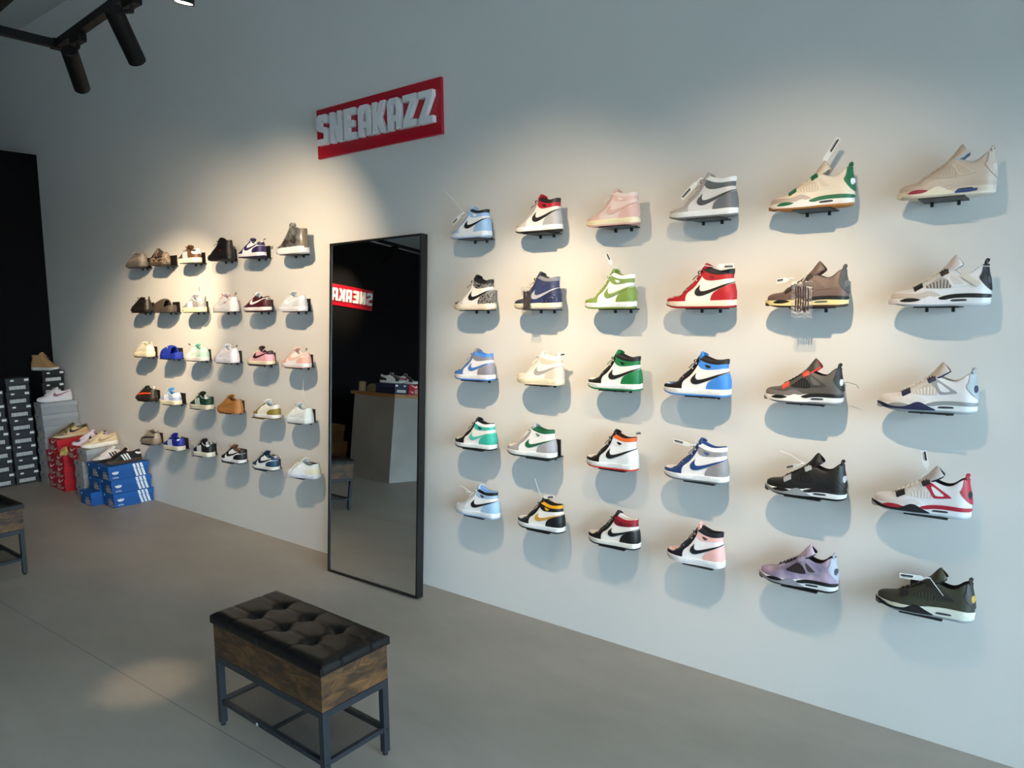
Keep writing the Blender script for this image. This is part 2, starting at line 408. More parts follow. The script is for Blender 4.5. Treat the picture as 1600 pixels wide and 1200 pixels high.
def hi_top(key, hs):
    """high / mid basketball shoe; hs squeezes everything above the vamp"""
    def H(p): return [(x, z if z < .2 else .2+(z-.2)*hs) for x, z in p]
    T = H([(0,.118),(.014,.143),(.05,.158),(.12,.166),(.2,.169),(.255,.19),(.295,.235),(.345,.28),(.42,.335),(.5,.415),(.545,.49),(.565,.545),(.62,.545),(.7,.515),(.8,.485),(.9,.495),(.97,.51),(1,.51)])
    U = Upper(T, [(0,.09),(.3,.092),(1,.105)], [(.1,.992),(.2,.995),(.3,.975),(.37,.955),(.45,.955),(.55,.972)],
              [(0,0),(.19,0),(.24,.22),(.33,.38),(.5,.46),(.56,.6),(.62,.74),(.8,.78),(1,.78)])
    P = []
    ms = lambda x: U.zs(x)+.006
    P.append(('outsole', sole_mesh('outsole', [(lambda x: zbot(x), .014), (lambda x: zbot(x)+.006, .003), (lambda x: zbot(x)*.9+.026, .002)])))
    P.append(('midsole', sole_mesh('midsole', [(lambda x: zbot(x)*.9+.026, .004), (lambda x: zbot(x)*.85+.031, 0), (lambda x: ms(x)-.008, -.001), (lambda x: ms(x), .006)])))
    P.append(('quarter_panel', upper_mesh(U)))
    def pn(name, poly, d, sm=1, S=U): P.append((name, panel(MB(), S, poly, d, sm, (-1,) if name in FLANK else (-1, 1))))
    pn('toe_box', [(.0,.06),(.0,.30),(.24,.30),(.235,.2),(.2,.12),(.2,.06)], .0022, 0)
    pn('toe_cap', [(0,.06),(0,.122),(.03,.132),(.09,.136),(.15,.134),(.185,.146),(.205,.168),(.225,.166),(.245,.14),(.25,.06)], .006)
    pn('eyestay', [(.195,.06),(.20,.12),(.215,.155),(.235,.185),(.225,.3)]+H([(.3,.40),(.45,.55),(.56,.60),(.572,.47),(.552,.42),(.52,.365),(.475,.30),(.44,.262),(.405,.235)])+[(.365,.205),(.345,.16),(.345,.10),(.345,.06)], .007)
    pn('heel_panel', [(.685,.06),(.685,.12),(.70,.17),(.735,.215),(.80,.25)]+H([(.9,.30),(1,.335)])+[(1.01,.06)], .006)
    pn('ankle_panel', H([(.55,.44),(.575,.40),(.62,.372),(.68,.362),(.8,.372),(.9,.385),(1.01,.392),(1.01,.46),(.9,.448),(.8,.442),(.7,.455),(.63,.48),(.57,.50)]), .006)
    pn('collar_band', H([(.565,.505),(.63,.475),(.7,.45),(.8,.436),(.9,.444),(1.01,.455),(1.01,.6),(.56,.6)]), .0085)
    pn('side_logo', H(LOGO), .0115, 0)
    pn('ankle_logo', wings(.70, .2+(.405-.2)*hs, .1), .0115, 0)
    tl = H([(.225,.168),(.295,.225),(.36,.28),(.45,.35),(.525,.445),(.572,.525),(.605,.565),(.615,.58)])
    P.append(('tongue', tongue_mesh(tl, [.035,.045,.055,.06,.075,.095,.1,.08], .03, [.02,.02,.022,.022,.026,.04,.05,.05])))
    P.append(('laces', laces_mesh(U, .27, .53, 6, bow=(.5, U.T(.5)+.02))))
    P.append(('lining', lining_mesh(U, .575)))
    MODELS[key] = (P, U)
def low_top(key, zb=.10, up=0.0, tall=1.0, hb=0):
    def H(p): return [(x, z+up*sstep(.1,.2,z) if z < .2 else .2+up+(z-.2)*tall) for x, z in p]
    T = H([(0,.118),(.014,.143),(.05,.159),(.12,.168),(.2,.18),(.26,.215),(.34,.265),(.42,.31),(.5,.35),(.55,.37),(.60,.355),(.68,.315),(.77,.295),(.86,.305),(.93,.335),(.98,.35),(1,.35)])
    U = Upper(T, [(0,zb-.01),(.3,zb-.006),(1,zb+.008)], [(.1,.992),(.2,.992),(.28,.975),(.36,.965),(.42,.97)],
              [(0,0),(.19,0),(.24,.22),(.33,.38),(.5,.46),(.56,.6),(.62,.74),(.8,.78),(1,.78)], n0=.15, n1=.42)
    P = []; ms = lambda x: U.zs(x)+.006
    P.append(('outsole', sole_mesh('outsole', [(lambda x: zbot(x), .014), (lambda x: zbot(x)+.006, .003), (lambda x: zbot(x)*.9+.024, .002)])))
    P.append(('midsole', sole_mesh('midsole', [(lambda x: zbot(x)*.9+.024, .004), (lambda x: zbot(x)*.85+.029, 0), (lambda x: ms(x)-.008, -.001), (lambda x: ms(x), .006)])))
    P.append(('quarter_panel', upper_mesh(U)))
    def pn(name, poly, d, sm=1): P.append((name, panel(MB(), U, poly, d, sm, (-1,) if name in FLANK else (-1, 1))))
    pn('toe_box', [(.0,.06),(.0,.30),(.24,.30),(.235,.2),(.2,.12),(.2,.06)], .0022, 0)
    pn('toe_cap', [(0,.06),(0,.125),(.03,.134),(.09,.139),(.15,.137),(.185,.15),(.205,.172),(.225,.17),(.245,.14),(.25,.06)], .006)
    pn('eyestay', [(.195,.06),(.20,.12),(.215,.16),(.235,.19),(.225,.3)]+H([(.3,.40),(.45,.5),(.56,.5),(.60,.37),(.585,.335),(.54,.32),(.49,.295),(.45,.265),(.405,.235)])+[(.365,.205),(.345,.16),(.345,.10),(.345,.06)], .007)
    pn('heel_panel', H([(.69,.06),(.69,.12),(.70,.165),(.735,.2),(.81,.228),(.9,.247),(1.01,.262),(1.01,.06)]), .006)
    pn('heel_tab', H([(.865,.32),(.88,.285),(.93,.262),(1.01,.268),(1.01,.40),(.9,.40)]), .0075)
    pn('collar_band', H([(.57,.42),(.59,.335),(.64,.292),(.72,.262),(.8,.255),(.87,.268),(.9,.30),(.9,.40)]), .0055)
    pn('side_logo', H(squeeze(LOGO, (1.14,.92), (-.125,.012))), .0115, 0)
    tl = H([(.22,.2),(.3,.255),(.38,.30),(.46,.345),(.53,.385),(.57,.42),(.59,.445)])
    P.append(('tongue', tongue_mesh(tl, [.04,.05,.055,.06,.075,.085,.07], .028, .022)))
    P.append(('laces', laces_mesh(U, .27, .52, 6, bow=(.5, U.T(.5)+.015))))
    P.append(('lining', lining_mesh(U, .58)))
    MODELS[key] = (P, U)
def court_low(key, zb=.115, slim=1.0):
    """suede low with three slanted stripes"""
    T = [(0,zb),(.02,zb+.035),(.06,zb+.055),(.13,zb+.066),(.2,zb+.08),(.28,.232*slim),(.36,.275*slim),(.44,.315*slim),(.52,.352*slim),(.57,.362*slim),(.62,.335*slim),(.7,.30*slim),(.78,.285*slim),(.87,.30*slim),(.94,.33*slim),(1,.345*slim)]
    U = Upper(T, [(0,zb-.012),(.3,zb-.006),(1,zb+.006)], [(.1,.992),(.2,.99),(.28,.975),(.36,.965),(.42,.97)],
              [(0,0),(.22,0),(.28,.24),(.36,.4),(.5,.46),(.56,.6),(.62,.74),(.8,.78),(1,.78)], n0=.15, n1=.42)
    P = []; ms = lambda x: U.zs(x)+.006
    P.append(('outsole', sole_mesh('outsole', [(lambda x: zbot(x), .014), (lambda x: zbot(x)+.006, .003), (lambda x: zbot(x)*.9+.024, .002)])))
    P.append(('midsole', sole_mesh('midsole', [(lambda x: zbot(x)*.9+.024, .003), (lambda x: zbot(x)*.85+.028, 0), (lambda x: ms(x)-.008, -.001), (lambda x: ms(x), .006)])))
    P.append(('upper', upper_mesh(U)))
    mb = MB()
    for k in range(3):
        x = .415+.072*k; panel(mb, U, [(x+.075,.06),(x+.115,.06),(x+.03,.27*slim+.012*k),(x-.012,.265*slim+.012*k)], .006, 0, (-1,))
    P.append(('side_stripes', mb))
    def pn(name, poly, d, sm=1): P.append((name, panel(MB(), U, poly, d, sm, (-1,) if name in FLANK else (-1, 1))))
    pn('eyestay', [(.235,.17),(.24,.3),(.4,.45),(.57,.45),(.605,.35*slim),(.57,.31*slim),(.5,.30*slim),(.42,.262*slim),(.34,.22*slim),(.28,.19*slim)], .0045)
    pn('toe_cap', [(0,.06),(0,.2),(.10,.2),(.13,zb+.05),(.15,zb+.02),(.16,.06)], .0035)
    pn('heel_tab', [(.80,.36),(.79,.28*slim),(.82,.24*slim),(.88,.215*slim),(1.01,.21*slim),(1.01,.42),(.9,.42)], .006)
    mb = MB()
    for e in trefoil(.895, .275*slim, .085): panel(mb, U, e, .0085, 0, (-1,))
    P.append(('heel_logo', mb))
    tl = [(.24,.2*slim),(.32,.258*slim),(.4,.30*slim),(.48,.345*slim),(.54,.385*slim),(.58,.425*slim),(.6,.45*slim)]
    P.append(('tongue', tongue_mesh(tl, [.04,.05,.055,.062,.08,.088,.075], .03, .022)))
    P.append(('laces', laces_mesh(U, .3, .53, 6, r=.012, bow=(.5, U.T(.5)+.015))))
    P.append(('lining', lining_mesh(U, .58)))
    MODELS[key] = (P, U)
def runner(key, laced=True, hump=0):
    """sock-like knit runner on a deep curved sole"""
    T = [(0,.13),(.03,.165),(.08,.185),(.16,.20),(.26,.235),(.36,.285),(.46,.335),(.54,.37),(.60,.375),(.66,.36),(.74,.335),(.84,.325),(.93,.345),(1,.36)]
    U = Upper(T, [(0,.09),(.15,.10),(.3,.125),(.5,.15),(.75,.145),(1,.15)], [(.1,1.0),(.2,.985),(.3,.96),(.4,.955)],
              [(0,0),(.24,0),(.32,.25),(.45,.42),(.56,.58),(.62,.7),(.8,.74),(1,.74)], xt=.025, n0=.2, n1=.45)
    P = []
    zt = tab([(0,.095),(.15,.11),(.3,.135),(.5,.16),(.62,.165),(.75,.158),(.9,.168),(1,.17)], 2)
    P.append(('outsole', sole_mesh('outsole', [(lambda x: zbot(x), .03), (lambda x: zbot(x)+.02, .012), (lambda x: zbot(x)+.03, .01)], 1.03)))
    P.append(('midsole', sole_mesh('midsole', [(lambda x: zbot(x)+.022, .012), (lambda x: zbot(x)*.7+.05, 0), (lambda x: zt(x)-.03, .0), (lambda x: zt(x)-.004, .012), (lambda x: zt(x), .03)], 1.05)))
    P.append(('upper', upper_mesh(U)))
    P.append(('side_stripe', panel(MB(), U, [(.10,.15),(.2,.172),(.32,.2),(.45,.232),(.6,.25),(.75,.255),(.9,.262),(1.01,.27),(1.01,.232),(.85,.222),(.7,.212),(.5,.19),(.35,.165),(.2,.145)], .004)))
    P.append(('heel_tab', panel(MB(), U, [(.93,.2),(.93,.42),(1.01,.42),(1.01,.2)], .006, 0)))
    mb = MB(); mb.tube([(.935,0,.33),(.965,0,.40),(.985,0,.44),(1.0,0,.43),(.985,0,.37),(.96,0,.32)], .014, 6, .5)
    P.append(('heel_loop', mb))
    if laced:
        tl = [(.26,.22),(.34,.265),(.42,.31),(.5,.355),(.56,.395),(.59,.42)]
        P.append(('tongue', tongue_mesh(tl, [.03,.045,.052,.062,.075,.07], .025, .02)))
        P.append(('laces', laces_mesh(U, .32, .53, 5, r=.012, bow=(.48, U.T(.48)+.02))))
    P.append(('lining', lining_mesh(U, .58)))
    MODELS[key] = (P, U)
def slide(key):
    T = [(0,.14),(.03,.2),(.08,.25),(.18,.29),(.3,.325),(.42,.36),(.52,.375),(.6,.37),(.64,.36)]
    U = Upper(T, [(0,.10),(.3,.12),(.6,.13),(1,.15)], [(.1,1),(.5,1)], [(0,0),(1,0)], k=.97, xt=.012, narrow=.05, p=2.2)
    P = []
    zt = tab([(0,.11),(.2,.12),(.5,.13),(.7,.145),(.88,.17),(1,.2)], 1)
    P.append(('outsole', sole_mesh('outsole', [(lambda x: zbot(x), .02), (lambda x: zbot(x)+.02, .01), (lambda x: zbot(x)+.03, .008)], 1.04)))
    P.append(('footbed', sole_mesh('footbed', [(lambda x: zbot(x)+.028, .006), (lambda x: zbot(x)+.06, 0), (lambda x: zt(x)-.012, 0), (lambda x: zt(x), .012), (lambda x: zt(x)-.012, .035)], 1.04)))
    o = upper_mesh(U, 12, 0, .66)
    n = len(o.v); vs = [(.03+x*.95, y*.86, z-.028 if z > .14 else z) for x, y, z in o.v]; fs = [tuple(reversed(f)) for f in o.f]
    m = 13; nx = n//2//m; rim = []
    for s_ in (0, 1):
        for j in range(m-1):
            a = s_*nx*m+(nx-1)*m+j; rim.append((a, a+1, a+1+n, a+n))
    o.v += vs; o.f += [tuple(i+n for i in f) for f in fs]+rim
    P.append(('strap', o))
    g = MB()
    for k in range(12):
        x = .08+.075*k; g.box((x,-plan(x+.02,1.0),.0), (x+.035,plan(x+.02,1.0),.026))
    P.append(('sole_ridges', g))
    MODELS[key] = (P, U)
def foam_clog(key):
    T = [(0,.12),(.03,.18),(.1,.22),(.2,.27),(.3,.34),(.4,.42),(.48,.47),(.54,.47),(.6,.42),(.7,.35),(.8,.32),(.9,.33),(1,.34)]
    U = Upper(T, [(0,.06),(.5,.06),(1,.06)], [(.1,1.0),(.25,.98),(.4,.95)], [(0,0),(.5,.0),(.58,.25),(.66,.62),(.8,.7),(1,.7)], k=1.0, n0=.15, n1=.45, narrow=.3)
    P = [('outsole', sole_mesh('outsole', [(lambda x: zbot(x), .02), (lambda x: zbot(x)+.03, .0), (lambda x: .09, .004)], 1.03)), ('shell', upper_mesh(U))]
    mb = MB()
    for cx, cz, a, b in ((.16,.17,.05,.025),(.28,.21,.06,.03),(.4,.26,.06,.045),(.42,.36,.035,.03),(.55,.22,.06,.03),(.7,.22,.06,.03),(.86,.22,.05,.03),(.3,.13,.06,.02),(.5,.13,.06,.022),(.72,.13,.06,.02)):
        panel(mb, U, circle(cx, cz, a, b), .003, 0)
    P.append(('vent_holes', mb)); P.append(('lining', lining_mesh(U, .6, .03, .1)))
    MODELS[key] = (P, U)
def tall_top(key):
    T = [(0,.14),(.03,.175),(.08,.195),(.16,.21),(.24,.24),(.32,.31),(.40,.40),(.47,.49),(.53,.57),(.58,.6),(.66,.56),(.78,.535),(.9,.53),(1,.53)]
    U = Upper(T, [(0,.12),(1,.15)], [(.1,1.0),(.2,.99),(.35,.96),(.55,.985)], [(0,0),(.22,0),(.28,.22),(.4,.4),(.54,.55),(.62,.74),(1,.8)], narrow=.1)
    P = []; zt = lambda x: .128+.034*x
    P.append(('outsole', sole_mesh('outsole', [(lambda x: zbot(x), .014), (lambda x: zbot(x)+.02, .004)], 1.06)))
    P.append(('midsole', sole_mesh('midsole', [(lambda x: zbot(x)+.018, .004), (lambda x: zbot(x)+.03, 0), (lambda x: zt(x)-.012, 0), (lambda x: zt(x), .012)], 1.08)))
    P.append(('upper', upper_mesh(U)))
    P.append(('toe_cap', panel(MB(), U, [(0,.1),(0,.3),(.14,.3),(.19,.22),(.2,.1)], .006)))
    P.append(('heel_strip', panel(MB(), U, [(.93,.1),(.93,.6),(1.01,.6),(1.01,.1)], .007, 0)))
    tl = [(.25,.24),(.33,.33),(.41,.42),(.48,.51),(.53,.59),(.545,.65),(.55,.69)]
    P.append(('tongue', tongue_mesh(tl, [.03,.045,.055,.065,.08,.085,.05], .03, .02)))
    P.append(('laces', laces_mesh(U, .27, .54, 8, r=.008, lift=.03)))
    P.append(('lining', lining_mesh(U, .6)))
    MODELS[key] = (P, U)
def air_mid(key):
    """mid basketball shoe with wing eyelets, mesh windows and an air window in the heel"""
    T = [(0,.12),(.012,.15),(.05,.172),(.12,.184),(.2,.194),(.27,.222),(.35,.268),(.43,.315),(.50,.362),(.555,.40),(.60,.41),(.66,.395),(.73,.362),(.80,.352),(.86,.38),(.91,.425),(.955,.45),(1,.455)]
    U = Upper(T, [(0,.085),(.15,.08),(.3,.082),(.45,.10),(.6,.125),(.8,.132),(1,.122)], [(.1,1.0),(.2,1.0),(.3,.985),(.4,.962),(.47,.962)],
              [(0,0),(.2,0),(.26,.22),(.34,.36),(.5,.44),(.56,.58),(.63,.72),(.8,.76),(1,.76)], n0=.2, n1=.48)
    S = SoleSide(1.0); P = []
    P.append(('outsole', sole_mesh('outsole', [(lambda x: zbot(x), .016), (lambda x: zbot(x)+.01, .004), (lambda x: zbot(x)*.9+.03, .001)])))
    zt = tab([(0,.09),(.15,.09),(.3,.09),(.45,.105),(.6,.128),(.8,.136),(1,.126)], 1)
    P.append(('midsole', sole_mesh('midsole', [(lambda x: zbot(x)*.9+.028, .004), (lambda x: zbot(x)*.85+.034, 0), (lambda x: zt(x)-.008, 0), (lambda x: zt(x), .007)])))
    P.append(('upper', upper_mesh(U)))
    def pn(name, poly, d, sm=1, S_=U): P.append((name, panel(MB(), S_, poly, d, sm, (-1,) if name in FLANK else (-1, 1))))
    pn('forefoot_bumper', [(-.01,.045),(-.01,.088),(.02,.09),(.06,.085),(.11,.068),(.16,.052),(.24,.05),(.31,.058),(.36,.085),(.41,.112),(.45,.116),(.49,.10),(.54,.07),(.6,.042),(.62,.028),(.5,.022),(.3,.024),(.12,.03)], .01, 1, S)
    pn('toe_tip', [(-.01,.03),(-.01,.064),(.02,.064),(.05,.055),(.075,.035),(.06,.02),(.02,.025)], .012, 1, S)
    pn('front_accent', [(.12,.062),(.17,.088),(.22,.096),(.28,.094),(.34,.082),(.36,.07),(.3,.05),(.2,.045),(.14,.05)], .006, 1, S)
    pn('rear_accent', [(.50,.088),(.56,.115),(.64,.134),(.75,.141),(.86,.14),(.94,.134),(1.01,.128),(1.01,.088),(.9,.092),(.76,.096),(.64,.088),(.56,.068)], .006, 1, S)
    pn('air_unit', [(.625,.056),(.64,.075),(.69,.079),(.785,.08),(.79,.06),(.74,.056),(.66,.053)], .004, 1, S)
    pn('toe_guard', [(0,.05),(0,.135),(.03,.15),(.1,.152),(.18,.148),(.26,.14),(.32,.145),(.38,.168),(.43,.175),(.48,.158),(.53,.13),(.55,.10),(.5,.05)], .0045)
    pn('side_netting', [(.37,.205),(.42,.252),(.50,.315),(.535,.325),(.60,.285),(.63,.215),(.60,.195),(.5,.195),(.42,.2)], .0035)
    g = MB()
    for k in range(8):
        x = .405+.03*k; panel(g, U, [(x,.20),(x+.01,.20),(x-.01+.004*k,.235+.014*min(k,4)),(x-.02+.004*k,.235+.014*min(k,4))], .007, 0, (-1,))
    P.append(('netting_ribs', g))
    pn('wing_eyelet', [(.535,.365),(.56,.395),(.60,.385),(.70,.315),(.82,.238),(.80,.228),(.66,.208),(.635,.215),(.60,.28),(.56,.33)], .0085)
    pn('wing_inset', [(.605,.34),(.635,.335),(.70,.285),(.745,.25),(.73,.24),(.665,.235),(.64,.26)], .0115)
    pn('heel_tab', [(.885,.31),(.905,.34),(.915,.40),(.912,.50),(1.01,.50),(1.01,.16),(.975,.19),(.93,.245)], .009)
    pn('heel_logo', [(.955,.30),(.965,.325),(.985,.315),(.99,.265),(.975,.235),(.96,.26)], .012)
    mb = MB(); mb.tube([(.935,-.04,.44),(.945,-.03,.485),(.95,0,.50),(.945,.03,.485),(.935,.04,.44)], .022, 8, .8)
    P.append(('pull_tab', mb))
    for nm, cx, w_ in (('front_lace_lock', .305, .05), ('rear_lace_lock', .555, .042)):
        cz = U.T(cx)-.022; th = atan2(U.T(cx+.03)-U.T(cx-.03), .06)
        crown = [(-w_,-.035),(w_*.9,-.032),(w_*1.05,.028),(w_*.65,.006),(w_*.4,.034),(.0,.01),(-w_*.35,.034),(-w_*.6,.006),(-w_,.024)]
        mb = panel(MB(), U, [(cx+x*cos(th)-z*sin(th), cz+x*sin(th)+z*cos(th)) for x, z in crown], .016, 0, (-1,))
        P.append((nm, mb))
    tl = [(.22,.18),(.3,.235),(.38,.28),(.46,.33),(.53,.38),(.59,.415),(.645,.445),(.69,.475),(.71,.49)]
    P.append(('tongue', tongue_mesh(tl, [.035,.045,.055,.06,.075,.095,.1,.09,.06], .024, [.024,.024,.024,.026,.034,.055,.085,.1,.1])))
    P.append(('tongue_lining', tongue_mesh([(.60,.39),(.655,.422),(.70,.455),(.717,.468)], [.09,.098,.088,.058], .016, [.05,.08,.096,.096])))
    P.append(('laces', laces_mesh(U, .27, .55, 7, r=.012)))
    P.append(('lining', lining_mesh(U, .60)))
    MODELS[key] = (P, U)
hi_top('high', 1.0); hi_top('mid', .86); low_top('dunk'); low_top('force', .122, .012, 1.0); court_low('court'); court_low('samba', .085, .92)
runner('runner'); slide('slide'); foam_clog('clog'); tall_top('tall'); air_mid('air')
MESHES = {k: [(n, mb.mesh(k+'_'+n, True, 42)) for n, mb in P] for k, (P, U) in MODELS.items()}
#SHOES
for _k, _l in MESHES.items():
    for _n, _me in _l: _me.transform(Matrix.Translation((-.5, 0, 0)))
FAB = {'laces', 'lining', 'tongue_lining', 'side_netting'}
def leather(part, c):
    if not isinstance(c, str): return c
    if part in ('outsole', 'sole_ridges'): return mat(c, .7, scale=25)
    if part in FAB: return mat(c, .9, scale=80, bump=.4)
    if part == 'air_unit': return mat(c, .15, coat=.6)
    if part in ('midsole', 'forefoot_bumper', 'wing_eyelet', 'front_lace_lock', 'rear_lace_lock'): return mat(c, .5, scale=25)
    return mat(c, .5, scale=30, bump=.12)
_tagm = {}
def hang_tag(root, x, z, ang, ln=.2, y=-.13, cord=None, print_h='#2a2a2c', col='#eef0f0'):
    a = radians(ang); d = (cos(a), sin(a)); t0 = .07
    M_ = Matrix.Translation((x-.5+d[0]*t0, y, z+d[1]*t0)) @ Matrix.Rotation(-a, 4, 'Y')
    tg = MB().prism([(0,-.014),(.03,-.03),(ln,-.03),(ln,.03),(.03,.03),(0,.014)], -.003, .003, M_).obj('price_tag', mat(col, .4), root, ang=20)
    MB().box((ln*.42,-.0045,-.018), (ln*.94,-.0028,.002), M_).box((ln*.45,-.0045,.008), (ln*.9,-.0028,.013), M_).obj('tag_print', mat(print_h, .6), tg, smooth=False)
    pts = [(x-.5, y+.05, z), (x-.5+d[0]*.03, y+.01, z+d[1]*.03+.012), (x-.5+d[0]*(t0+.015), y-.004, z+d[1]*(t0+.015))]
    m = MB().tube(pts, .006, 6)
    if cord:
        x2, z2 = cord; mx, mz = (x+x2)/2, (z+z2)/2
        m.tube([(x-.5,y+.04,z), (mx-.5-.02,y+.0,mz+.03), (x2-.5,y-.01,z2)], .0042, 6)
    m.obj('tag_cord', mat('#e9ebeb', .5), tg)
def film_mat():
    m = bpy.data.materials.new('clear_plastic_film'); m.use_nodes = True; nt = m.node_tree
    for n in list(nt.nodes):
        if n.type != 'OUTPUT_MATERIAL': nt.nodes.remove(n)
    out = [n for n in nt.nodes if n.type == 'OUTPUT_MATERIAL'][0]
    t = nt.nodes.new('ShaderNodeBsdfTransparent'); g = nt.nodes.new('ShaderNodeBsdfGlossy'); g.inputs['Roughness'].default_value = .3
    tc = nt.nodes.new('ShaderNodeTexCoord'); ns = nt.nodes.new('ShaderNodeTexNoise'); ns.inputs['Scale'].default_value = 14; ns.inputs['Distortion'].default_value = 2
    nt.links.new(tc.outputs['Object'], ns.inputs['Vector']); bp = nt.nodes.new('ShaderNodeBump'); bp.inputs['Strength'].default_value = .6; bp.inputs['Distance'].default_value = .012
    nt.links.new(ns.outputs['Fac'], bp.inputs['Height']); nt.links.new(bp.outputs['Normal'], g.inputs['Normal'])
    x = nt.nodes.new('ShaderNodeMixShader'); x.inputs[0].default_value = .2
    nt.links.new(t.outputs[0], x.inputs[1]); nt.links.new(g.outputs[0], x.inputs[2]); nt.links.new(x.outputs[0], out.inputs['Surface']); return m
FILM = film_mat()
def lace_bag(root, x, z, h=.34, w=.19, dark='#2b1c1c', y=-.215):
    b = MB().box((x-.5-w/2,y-.012,z-h), (x-.5+w/2,y+.012,z)).obj('spare_lace_bag', FILM, root, smooth=False)
    mb = MB()
    for k in range(6): mb.tube([(x-.5-w*.3+w*.12*k, y, z-h*.14-.006*(k%3)), (x-.5-w*.28+w*.12*k, y, z-h*.45), (x-.5-w*.3+w*.12*k, y, z-h*.82+.012*(k%2))], w*.075, 8, .5)
    mb.obj('spare_laces', mat(dark, .8), b)
    MB().tube([(x-.5,y,z), (x-.5+.02,y+.06,z+.05), (x-.5+.03,y+.11,z+.08)], .006, 6).obj('bag_cord', mat('#b9b0a0', .6), b)
def shoe(model, label, loc, colors, L=.285, rotz=0, group='sneakers on the wall', cat='sneaker', name='sneaker', Ws=.272, Hs=.275, tags=(), bag=None, extra=None):
    r = thing(name, label, cat, loc, rotz, group); r.scale = (L, Ws, Hs)
    base = colors.get('all')
    for pn_, me in MESHES[model]:
        c = colors.get(pn_, base)
        if c is None: continue
        place(pn_, me, leather(pn_, c), r, own=True)
    for t in tags: hang_tag(r, **t)
    if bag: lace_bag(r, **bag)
    if extra: extra(r)
    return r
def box_logo(r):                    # the small red label on the quarter
    MB().box((.17,-.152,.22), (.22,-.13,.236)).obj('quarter_label', mat('#c4202e', .5), r, smooth=False)
def HT(cap, eye, quarter, heel, ankle, collar, logo, wing, tongue, lace, lining, mid, out, toe=None):
    return dict(toe_box=toe or cap, toe_cap=cap, eyestay=eye, quarter_panel=quarter, heel_panel=heel, ankle_panel=ankle, collar_band=collar, side_logo=logo,
                ankle_logo=wing, tongue=tongue, laces=lace, lining=lining, midsole=mid, outsole=out)
def LT(cap, eye, quarter, heel, tab_, collar, logo, tongue, lace, lining, mid, out, toe=None):
    return dict(toe_box=toe or cap, toe_cap=cap, eyestay=eye, quarter_panel=quarter, heel_panel=heel, heel_tab=tab_, collar_band=collar, side_logo=logo,
                tongue=tongue, laces=lace, lining=lining, midsole=mid, outsole=out)
def CT(body, stripes, tab_, hlogo, lining, lace, mid, out=None, eye=None, cap=None, tongue=None):
    return dict(upper=body, side_stripes=stripes, heel_tab=tab_, heel_logo=hlogo, lining=lining, laces=lace, midsole=mid, outsole=out or mid, eyestay=eye or body, toe_cap=cap or body, tongue=tongue or body)
def AM(up, guard, f_acc, r_acc, bump, mid, out, tip, net, ribs, wing, inset, lock, htab, hlogo, lining, tongue, lace, tl=None, air='#3c3f44'):
    return dict(upper=up, toe_guard=guard, front_accent=f_acc, rear_accent=r_acc, forefoot_bumper=bump, midsole=mid, outsole=out, toe_tip=tip, side_netting=net, netting_ribs=ribs,
                wing_eyelet=wing, wing_inset=inset, front_lace_lock=lock, rear_lace_lock=lock, heel_tab=htab, pull_tab=htab, heel_logo=hlogo, lining=lining, tongue=tongue, tongue_lining=tl or lining, laces=lace, air_unit=air)
K, Wt = '#141417', '#eceef0'
ELE = mat('#2c2c2f', .6, kind='cracks', h2='#b3aeab', scale=42)
NAVS = mat('#cfd3e2', .5, kind='speckle', h2='#1d264c', scale=26)
GALAXY = mat('#7f7796', .5, kind='blotch', h2='#cbb6ca', scale=4.5)
CAMO = mat('#3a2f28', .6, kind='camo', h2='#8a7665', scale=9)
SILV = mat('#5d5448', .32, .75, 'blotch', '#d8dcdc', 5)
TAUK = mat('#6e655b', .85, kind='knit', h2='#a3988b', scale=14)
CAMOG = mat('#4d4a30', .6, kind='camo', h2='#8c8058', scale=7)
RX = [-2.312,-1.912,-1.534,-1.14,-.744,-.339]
RROW = [[-2.312,-1.912,-1.534,-1.14,-.744,-.337],[-2.295,-1.921,-1.545,-1.144,-.749,-.341],[-2.305,-1.91,-1.523,-1.155,-.75,-.361],
        [-2.306,-1.963,-1.535,-1.153,-.733,-.363],[-2.303,-1.913,-1.525,-1.149,-.748,-.338]]
LROW = [[-5.676,-5.326,-4.904,-4.503,-4.145,-3.724],[-5.647,-5.295,-4.878,-4.481,-4.114,-3.751],[-5.655,-5.239,-4.881,-4.505,-4.108,-3.737],
        [-5.665,-5.296,-4.858,-4.495,-4.069,-3.737],[-5.644,-5.285,-4.872,-4.485,-4.111,-3.715]]
def rz(r): return 1.857-.34*r
SHY = -.084
T = dict
SOLEP = panel(MB(), SoleSide(), [(.60,.03),(.63,.062),(.83,.066),(.83,.04),(.74,.03)], .008, 0, (-1,)).mesh('sole_patch')
SOLEP.transform(Matrix.Translation((-.5,0,0)))
